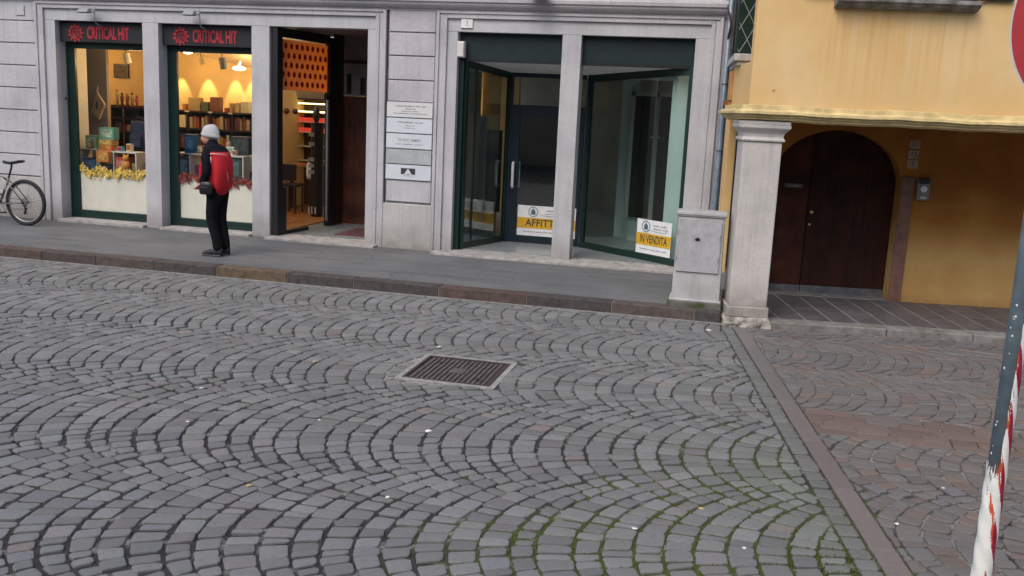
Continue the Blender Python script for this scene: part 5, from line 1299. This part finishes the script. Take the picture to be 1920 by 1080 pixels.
# ================================================================ BICYCLE
def bicycle():
    X0, Y0, Z0 = -9.79, 11.62, .142; Rw = .328
    t = thing('bicycle', 'grey and black mountain bicycle standing against the rusticated pier', 'bicycle', (X0-.5, Y0, Z0))
    P = lambda x, z, y=0: Vector((X0-x, Y0+y, Z0+z))
    tyre = mat('tyre_rubber', (.018,.018,.02), .8, var=.2, bstr=.2); alu = plain('bike_aluminium', (.36,.35,.35), .35, .7); frm = plain('bike_frame_silver', (.16,.15,.145), .35, .5); blk = M['black']
    for hx in (0, 1.06):
        w = MB().ring(P(hx, Rw), (0,1,0), Rw-.027, .027, 64, 10).build('wheel', tyre, t, smooth=True)
        MB().ring(P(hx, Rw), (0,1,0), Rw-.055, .011, 64, 8).build('rim', alu, w, smooth=True)
        sp = MB()
        for k in range(32):
            a = 6.283*k/32; b = a+(.55 if k % 2 else -.55); s_ = .022 if k % 4 < 2 else -.022
            sp.tube([P(hx+.022*math.cos(b), Rw+.022*math.sin(b), s_), P(hx+(Rw-.06)*math.cos(a), Rw+(Rw-.06)*math.sin(a))], .0013, 4)
        sp.build('spokes', M['dgrey'], w)
        MB().tube([P(hx, Rw, -.05), P(hx, Rw, .05)], .018, 14).tube([P(hx, Rw, -.07), P(hx, Rw, .07)], .007, 8).build('hub', blk, w, smooth=False)
        MB().ring(P(hx, Rw, .03), (0,1,0), .075, .0035, 32, 5).tube([P(hx-.07, Rw, .03), P(hx+.07, Rw, .03)], .003, 4).tube([P(hx, Rw-.07, .03), P(hx, Rw+.07, .03)], .003, 4).build('brake_disc', alu, w)
    cas = MB()
    for k, r in enumerate((.058, .048, .040, .033)): cas.disc(P(0, Rw, -.03-.006*k), (0,1,0), r, .002, 28)
    cas.build('cassette', alu, t)
    bb, st, hd_t, hd_b = P(.43, .29), P(.265, .66), P(.80, .75), P(.83, .63)
    f = MB().tube([bb, st], .017, 12).tube([st+(bb-st)*.07, hd_t], .017, 12).tube([bb, hd_b], .021, 12).tube([hd_b, hd_t], .021, 12)
    for s_ in (-.055, .055):
        f.tube([P(.43, .29, s_*.5), P(.25, .30, s_), P(0, Rw, s_)], .010, 8); f.tube([P(.285, .62, s_*.3), P(.20, .55, s_), P(.0, Rw, s_)], .009, 8)
    f.build('frame', frm, t, smooth=True)
    fo_ = MB()
    for s_ in (-.06, .06): fo_.tube([P(.845, .60, s_), P(1.0, .42, s_), P(1.06, Rw, s_)], [.017,.015,.010], 10)
    fo_.tube([P(.845,.60,-.06), P(.845,.60,.06)], .018, 10); fo_.build('fork', blk, t, smooth=True)
    MB().tube([st, P(.215, .80), P(.20, .86)], .0135, 10).build('seat_post', blk, t, smooth=True)
    sd = MB(); rg = []
    for k in range(11):
        q = k/10; x_ = .05+.29*q; w_ = .068*(1-q)**.8*(.75+.25*math.cos(q*2))+.016; z_ = .885+.012*math.cos(q*5)+.01*(1-q)
        rg.append([P(x_, z_+.016*math.sin(a)-(.01 if math.sin(a) < 0 else 0), w_*math.cos(a)) for a in [6.283*i/12 for i in range(12)]])
    sd.loft(rg).build('saddle', blk, t, smooth=True)
    MB().tube([P(.12,.865,.02), P(.26,.862,.02)], .004, 6).tube([P(.12,.865,-.02), P(.26,.862,-.02)], .004, 6).build('saddle_rail', alu, t)
    cr_ = MB().ring(P(.43,.29,-.045), (0,1,0), .088, .004, 40, 6).tube([P(.43,.29,-.045), P(.51,.29,-.045)], .006, 6).tube([P(.43,.29,-.045), P(.39,.36,-.045)], .006, 6).tube([P(.43,.29,-.045), P(.39,.22,-.045)], .006, 6).build('chainring', alu, t)
    ck = MB().tube([P(.43,.29,-.06), P(.30,.18,-.07)], .010, 8).tube([P(.43,.29,.06), P(.56,.40,.07)], .010, 8).build('crank_arm', alu, t)
    B('pedal', blk, t, (X0-.34, X0-.26, Y0-.15, Y0-.07, Z0+.17, Z0+.19), (X0-.60, X0-.52, Y0+.07, Y0+.15, Z0+.39, Z0+.41), bevel=.004)
    MB().tube([P(.43,.377,-.045), P(.2,.375,-.042), P(.0,Rw+.045,-.04)], .0035, 5).tube([P(.43,.203,-.045), P(.2,.225,-.042), P(-.03,.24,-.04), P(-.035,.20,-.04)], .0035, 5).build('chain', M['rust'], t)
    MB().tube([P(-.0,Rw-.03,-.04), P(-.025,.25,-.045), P(-.02,.19,-.045)], .011, 8).disc(P(-.03,.245,-.045), (0,1,0), .022, .008, 14).disc(P(-.015,.185,-.045), (0,1,0), .022, .008, 14).build('derailleur', blk, t)
    MB().tube([P(.44,.26,-.03), P(.40,.10,-.10), P(.385,.005,-.15)], .008, 8).build('kickstand', blk, t)
    MB().tube([hd_t, P(.785,.82), P(.84,.85)], .015, 10).build('stem', blk, t, smooth=True)
    MB().tube([P(.80,.87,-.31), P(.84,.86,-.12), P(.84,.85,0), P(.84,.86,.12), P(.80,.87,.31)], .0125, 10).build('handlebar', blk, t, smooth=True)
    MB().tube([P(.80,.87,-.31), P(.825,.865,-.19)], .018, 10).tube([P(.80,.87,.31), P(.825,.865,.19)], .018, 10).build('grip', M['dgrey'], t, smooth=True)
    MB().tube([P(.83,.86,-.15), P(.95,.80,-.1), P(.90,.72,-.04), P(.72,.70,0)], .003, 5).build('brake_cable', blk, t)
    MB().ring(P(.40,.56,0), (.2,1,.1), .10, .007, 28, 6).build('cable_lock', M['offwhite'], t, smooth=True)
bicycle()
# ================================================================ PERSON
def skin_mesh(name, verts, edges, radii, sub=2):
    me = bpy.data.meshes.new('tmp'); me.from_pydata([Vector(v) for v in verts], edges, []); o = bpy.data.objects.new('tmp', me); COL.objects.link(o)
    sk = o.modifiers.new('s', 'SKIN')
    lay = me.skin_vertices[0] if len(me.skin_vertices) else None
    if lay is None:
        bm = bmesh.new(); bm.from_mesh(me); bm.verts.layers.skin.verify(); bm.to_mesh(me); bm.free(); lay = me.skin_vertices[0]
    for i, r in enumerate(radii):
        lay.data[i].radius = r if isinstance(r, tuple) else (r, r)
    lay.data[0].use_root = True
    sk.use_smooth_shade = True
    ss = o.modifiers.new('b', 'SUBSURF'); ss.levels = sub; ss.render_levels = sub
    bpy.context.view_layer.update()
    m2 = bpy.data.meshes.new_from_object(o.evaluated_get(bpy.context.evaluated_depsgraph_get())); bpy.data.objects.remove(o)
    m2.name = name; return m2
def link(me, name, parent, mats):
    off = OFF[parent.name]; me.transform(Matrix.Translation(-off)); me.materials.clear()
    for m in mats: me.materials.append(m)
    me.polygons.foreach_set('use_smooth', [True]*len(me.polygons))
    o = bpy.data.objects.new(name, me); COL.objects.link(o); o.parent = parent; OFF[name] = off; return o
GX, GY, GZ = -6.27, 10.72, .122
pr = thing('person', 'stooping person in white knitted cap, black and red jacket and black trousers', 'person', (GX, GY, GZ))
def Q(x, y, z): return (GX+x, GY+y, GZ+z)      # x<0 = the way they walk (left)
skinm = mat('skin', (.46,.24,.17), .55, var=.06, scale=10, bstr=.05)
# body: pelvis root, spine, neck, head; legs; arms with hands in the pockets
bv = [Q(.0,0,.86), Q(.0,0,1.02), Q(-.02,0,1.22), Q(-.04,0,1.33), Q(-.075,0,1.40), Q(-.085,0,1.47), Q(-.09,0,1.54),
      Q(-.0,-.09,.80), Q(-.045,-.085,.45), Q(.045,-.07,.10), Q(-.09,-.075,.035),
      Q(.0,.09,.80), Q(-.005,.085,.45), Q(.07,.08,.10), Q(-.04,.085,.035),
      Q(-.03,-.150,1.27), Q(.02,-.21,1.06), Q(-.09,-.19,.90),
      Q(-.03,.150,1.27), Q(.02,.21,1.06), Q(-.10,.19,.90)]
be = [(0,1),(1,2),(2,3),(3,4),(4,5),(5,6),(0,7),(7,8),(8,9),(9,10),(0,11),(11,12),(12,13),(13,14),(3,15),(15,16),(16,17),(3,18),(18,19),(19,20)]
brd = [(.12,.14),(.11,.13),(.10,.13),(.055,.07),.045,.060,.06, .075,.05,.030,.022, .075,.05,.030,.022, .036,.034,.026, .036,.034,.026]
link(skin_mesh('body', bv, be, brd), 'body', pr, [skinm])
# head with a face
hd = MB(); hc = Vector(Q(-.095, 0, 1.475)); ring_n = 20; rg = []
for k in range(15):
    t_ = -1+2*k/14; z_ = t_*.118
    rx = .088*math.sqrt(max(.02, 1-abs(t_)**2.4)); ry = .070*math.sqrt(max(.02, 1-abs(t_)**2.6))
    fo_ = -.012 if t_ < -.2 else 0
    g = []
    for i in range(ring_n):
        a = 6.283*i/ring_n; x_ = rx*math.cos(a)+fo_; y_ = ry*math.sin(a)
        if math.cos(a) < -.85:
            if -.35 < t_ < .15: x_ -= .020*(1-abs(t_+.12)/.3 if abs(t_+.12) < .3 else 0)     # nose
            if -.62 < t_ < -.45: x_ -= .005                                                # lips
            if .15 < t_ < .3: x_ += .006                                                   # eye line
        g.append(hc+Vector((x_, y_, z_)))
    rg.append(g)
TI = Matrix.Translation(hc) @ Matrix.Rotation(R(-14), 4, 'Y') @ Matrix.Rotation(R(18), 4, 'Z') @ Matrix.Translation(-hc)
hd.loft(rg)
hd.ball(hc+Vector((-.0,-.072,-.008)), .014,.008,.026,8,8).ball(hc+Vector((.0,.072,-.008)), .014,.008,.026,8,8)
hd.build('head', skinm, pr, M4=TI, smooth=True)
MB().ball(hc+Vector((-.083,-.028,.012)), .008,.011,.006,8,6).ball(hc+Vector((-.083,.028,.012)), .008,.011,.006,8,6).build('eyes', M['dgrey'], pr, M4=TI, smooth=True)
# hair under the cap at the nape
MB().ball(hc+Vector((.045,0,-.035)), .052,.060,.055,12,8).build('hair', plain('grey_hair', (.22,.20,.18), .8), pr, M4=TI, smooth=True)
# knitted cap
def knit():
    m, n, l, b = newmat('white_knit'); p = pos(n, l, (1,1,1))
    w = n.new('ShaderNodeTexWave'); w.inputs['Scale'].default_value = 60; w.inputs['Distortion'].default_value = 1.5; l.new(p, w.inputs['Vector'])
    l.new(ramp(n, l, w.outputs['Fac'], [(.2, (.46,.46,.48)), (.8, (.68,.68,.70))]), b.inputs['Base Color']); b.inputs['Roughness'].default_value = .95
    bump(n, l, b, w.outputs['Fac'], .6, .006); return m
cp = MB(); rg = []
for k in range(13):
    q = k/12; a_ = q*math.pi*.5; z_ = -.02+.150*math.sin(a_); s_ = math.cos(a_)**.62 if k < 12 else .05
    rg.append([hc+Vector((.018+(.100+.012*math.sin(q*3))*s_*math.cos(t)+.030*q, .088*s_*math.sin(t), z_+.014*math.cos(t)*-1*(1-q)-(.02*math.cos(t)*(1-q) if math.cos(t) > 0 else 0))) for t in [6.283*i/28 for i in range(28)]])
cap_ = cp.loft(rg).build('knitted_cap', knit(), pr, M4=TI, smooth=True)
cb_ = MB(); rg = []
for z_, s_ in ((-.045,1.0),(-.04,1.06),(-.005,1.08),(.0,1.03)):
    rg.append([hc+Vector((.018+.100*s_*math.cos(t), .087*s_*math.sin(t), z_+.016-.035*math.cos(t))) for t in [6.283*i/28 for i in range(28)]])
cb_.loft(rg, cap=False).build('cap_brim', bpy.data.materials['white_knit'], pr, M4=TI, smooth=True)
# trousers
tv = [Q(.01,0,.93), Q(.015,0,.84), Q(.01,-.082,.74), Q(-.035,-.078,.46), Q(.03,-.068,.22), Q(.050,-.066,.055), Q(.02,.082,.74), Q(.005,.078,.46), Q(.06,.075,.22), Q(.074,.075,.055)]
te = [(0,1),(1,2),(2,3),(3,4),(4,5),(1,6),(6,7),(7,8),(8,9)]
tr2 = [(.13,.15),(.13,.145),(.092,.098),(.070,.074),(.060,.062),(.064,.064),(.092,.098),(.070,.074),(.060,.062),(.064,.064)]
trm = mat('black_trousers', (.008,.008,.010), .85, spec=.15, var=.3, scale=14, bstr=.4, bscale=22)
link(skin_mesh('trousers', tv, te, tr2), 'trousers', pr, [trm])
# shoes
for sy, dx in ((-.068, 0), (.075, .022)):
    sh = MB(); rg = []
    for k in range(12):
        q = k/11; x_ = .105-.275*q+dx; w_ = .040*(math.sin(math.pi*min(1, q*.92+.08))**.45)+.002; hgt = (.10 if q < .38 else .10-.055*(q-.38)/.62*1.15)
        hgt = max(.03, hgt)*(1 if q < .96 else .8)
        rg.append([Vector(Q(x_, sy+w_*math.cos(a), .004+hgt/2+hgt/2*math.sin(a))) for a in [6.283*i/14 for i in range(14)]])
    sh.loft(rg); so_ = sh.build('shoe', mat('dark_shoe', (.020,.020,.023), .6, var=.2, bstr=.2), pr, smooth=True)
    B('sole', M['dgrey'], so_, (GX-.160+dx, GX+.095+dx, GY+sy-.036, GY+sy+.036, GZ-.004, GZ+.018), bevel=.008)
# jacket torso: oval rings, stooped back that bulges to the right
def oval(cx, cy, z, rx, ry, n=36, back=0.0):
    out = []
    for i in range(n):
        a = 6.283*i/n; c_, s_ = math.cos(a), math.sin(a)
        out.append(Vector(Q(cx+rx*c_*(1+back*(c_ > 0)), cy+ry*s_, z)))
    return out
jr = [oval(*p) for p in ((.035,0,.845,.120,.150,36,.02),(.025,0,.87,.142,.175,36,.12),(.020,0,.92,.145,.18,36,.16),(.025,0,1.0,.140,.182,36,.22),(.028,0,1.08,.135,.186,36,.28),(.020,0,1.16,.135,.192,36,.28),(.005,0,1.23,.132,.196,36,.26),(-.01,0,1.29,.125,.19,36,.22),(-.025,0,1.335,.110,.165,36,.15),(-.04,0,1.365,.088,.115,36,.08),(-.05,0,1.385,.068,.075,36,.05),(-.06,0,1.41,.060,.064,36,.02),(-.065,0,1.43,.058,.062,36,0))]
jk = MB().loft(jr)
jblack = mat('jacket_black', (.008,.008,.012), .9, spec=.15, var=.3, scale=12, bstr=.4, bscale=18)
jred = mat('jacket_red', (.50,.010,.020), .85, var=.12, scale=7, bstr=.5, bscale=14)
jo = jk.build('jacket', [jblack, jred], pr, smooth=True)
off = OFF[pr.name]
for p in jo.data.polygons:
    c = p.center; zz_ = c.z; xx_ = c.x; yy_ = c.y
    if .0 < zz_ < 1.275-.02*(xx_ < 0): p.material_index = 1
# sleeves (near arm black with a red elbow panel behind)
for sgn, nm in ((-1, 'near'), (1, 'far')):
    av = [Q(-.025, sgn*.135, 1.31), Q(-.03, sgn*.185, 1.24), Q(.0, sgn*.215, 1.06), Q(-.05, sgn*.21, .95), Q(-.10, sgn*.195, .90)]
    m2 = skin_mesh('sleeve', av, [(0,1),(1,2),(2,3),(3,4)], [.070,.066,.056,.052,.046])
    so_ = link(m2, 'sleeve', pr, [jblack, jred])
# red back panel bulging (coat body hanging open behind the arm)
bkp = MB(); rg = []
for z_, xo, w_, d_ in ((.765,.100,.022,.06),(.80,.108,.055,.10),(.87,.112,.075,.14),(.97,.116,.086,.16),(1.08,.118,.092,.165),(1.17,.108,.088,.16),(1.235,.088,.082,.155),(1.262,.072,.072,.14),(1.270,.068,.05,.10)):
    rg.append([Vector(Q(xo+w_*math.cos(a), -.055+d_*math.sin(a), z_)) for a in [6.283*i/24 for i in range(24)]])
bkp.loft(rg).build('red_back_panel', jred, pr, smooth=True)
pip = plain('reflective_piping', (.62,.56,.54), .5)
MB().tube([Q(.035,-.205,1.262), Q(.065,-.222,1.272), Q(.115,-.222,1.272), Q(.165,-.16,1.268), Q(.185,-.06,1.262)], .006, 6).tube([Q(.038,-.188,1.23), Q(.030,-.198,1.12), Q(.020,-.190,1.04)], .009, 6).tube([Q(.185,-.12,1.15), Q(.2,-.10,1.05), Q(.205,-.08,.95)], .005, 6).build('piping', pip, pr, smooth=True)
MB().tube([Q(-.065,-.05,1.425), Q(-.12,-.0,1.40), Q(-.065,.05,1.43), Q(-.01,0,1.45), Q(-.065,-.05,1.425)], .016, 8).build('collar', jblack, pr, smooth=True)
# open red front edge
bf = MB(); rg = []
for z_, xo, w_ in ((.80,-.06,.018),(.88,-.105,.04),(.98,-.130,.045),(1.08,-.130,.046),(1.14,-.115,.04),(1.18,-.10,.02)):
    rg.append([Vector(Q(xo+w_*math.cos(a), -.03+.13*math.sin(a), z_)) for a in [6.283*i/16 for i in range(16)]])
bf.loft(rg).build('red_front_panel', jred, pr, smooth=True)
B('logo_print', pip, pr, (GX-.095, GX-.065, GY-.165, GY-.158, GZ+1.135, GZ+1.145))
# hands: palms with separate fingers, gripping the jacket hem
for sgn in (-1, 1):
    hb = MB(); w0 = Vector(Q(-.10, sgn*.195, .90)); d1 = Vector((-.55, 0, -.83)).normalized(); sdv = Vector((0, 1, 0)); nn = d1.cross(sdv)
    hb.tube([w0, w0+d1*.03, w0+d1*.075], [.020,.027,.026], 10)
    for k, L in enumerate((.062,.070,.066,.052)):
        b0 = w0+d1*.07+sdv*(-.022+.0148*k); b1 = b0+(d1*.8-nn*.4).normalized()*L*.45; b2 = b1+(d1*.2-nn*.9).normalized()*L*.35; b3 = b2+(-d1*.4-nn*.7).normalized()*L*.25
        hb.tube([b0, b1, b2, b3], [.0088,.0082,.0074,.0058], 7)
    b0 = w0+d1*.025-sdv*.022*1; hb.tube([b0, b0+d1*.025-sdv*.016-nn*.006, b0+d1*.05-sdv*.014-nn*.018], [.010,.009,.007], 7)
    hb.build('hand', skinm, pr, smooth=True)
# dark hip bag
hbag = thing('hip_bag', 'small black bag carried at the hip of the walking person', 'bag', Q(-.03, -.24, .78))
MB().loft([[Vector(Q(-.015+.085*s_*math.cos(a), -.225+.035*s_*math.sin(a), z_)) for a in [6.283*i/20 for i in range(20)]] for z_, s_ in ((.775,.8),(.79,1.0),(.88,1.02),(.925,.9),(.935,.6))]).build('bag_body', M['black'], hbag, smooth=True)
MB().tube([Q(-.08,-.22,.92), Q(-.10,-.15,1.05), Q(-.05,-.19,1.2), Q(.02,-.13,1.33)], .007, 6).build('strap', M['black'], hbag)
MB().box(GX-.06, GX+.03, GY-.264, GY-.258, GZ+.86, GZ+.868).build('zip', M['dgrey'], hbag)

# ================================================================ THE OTHER SIDE OF THE STREET (behind the viewer, mirrored in the panes)
ob = thing('opposite_building', 'plastered house with shuttered windows across the street behind the viewer, mirrored in the shop glass', 'building', (-4, -9, 0))
B('front_wall', M['facing'], ob, (-30, 22, -9.4, -9.0, 0, 8.6))
B('eaves', M['plinth'], ob, (-30, 22, -9.6, -8.6, 8.6, 8.9))
for k in range(11):
    x = -27+4.4*k
    for z in (1.1, 4.9):
        f_ = B('window', M['plinth'], ob, (x-.75, x-.6, -9.0, -8.94, z, z+2.0), (x+.6, x+.75, -9.0, -8.94, z, z+2.0), (x-.75, x+.75, -9.0, -8.92, z+2.0, z+2.2), (x-.8, x+.8, -9.0, -8.86, z-.1, z))
        B('pane', M['dgrey'], f_, (x-.6, x+.6, -8.998, -8.985, z, z+2.0))
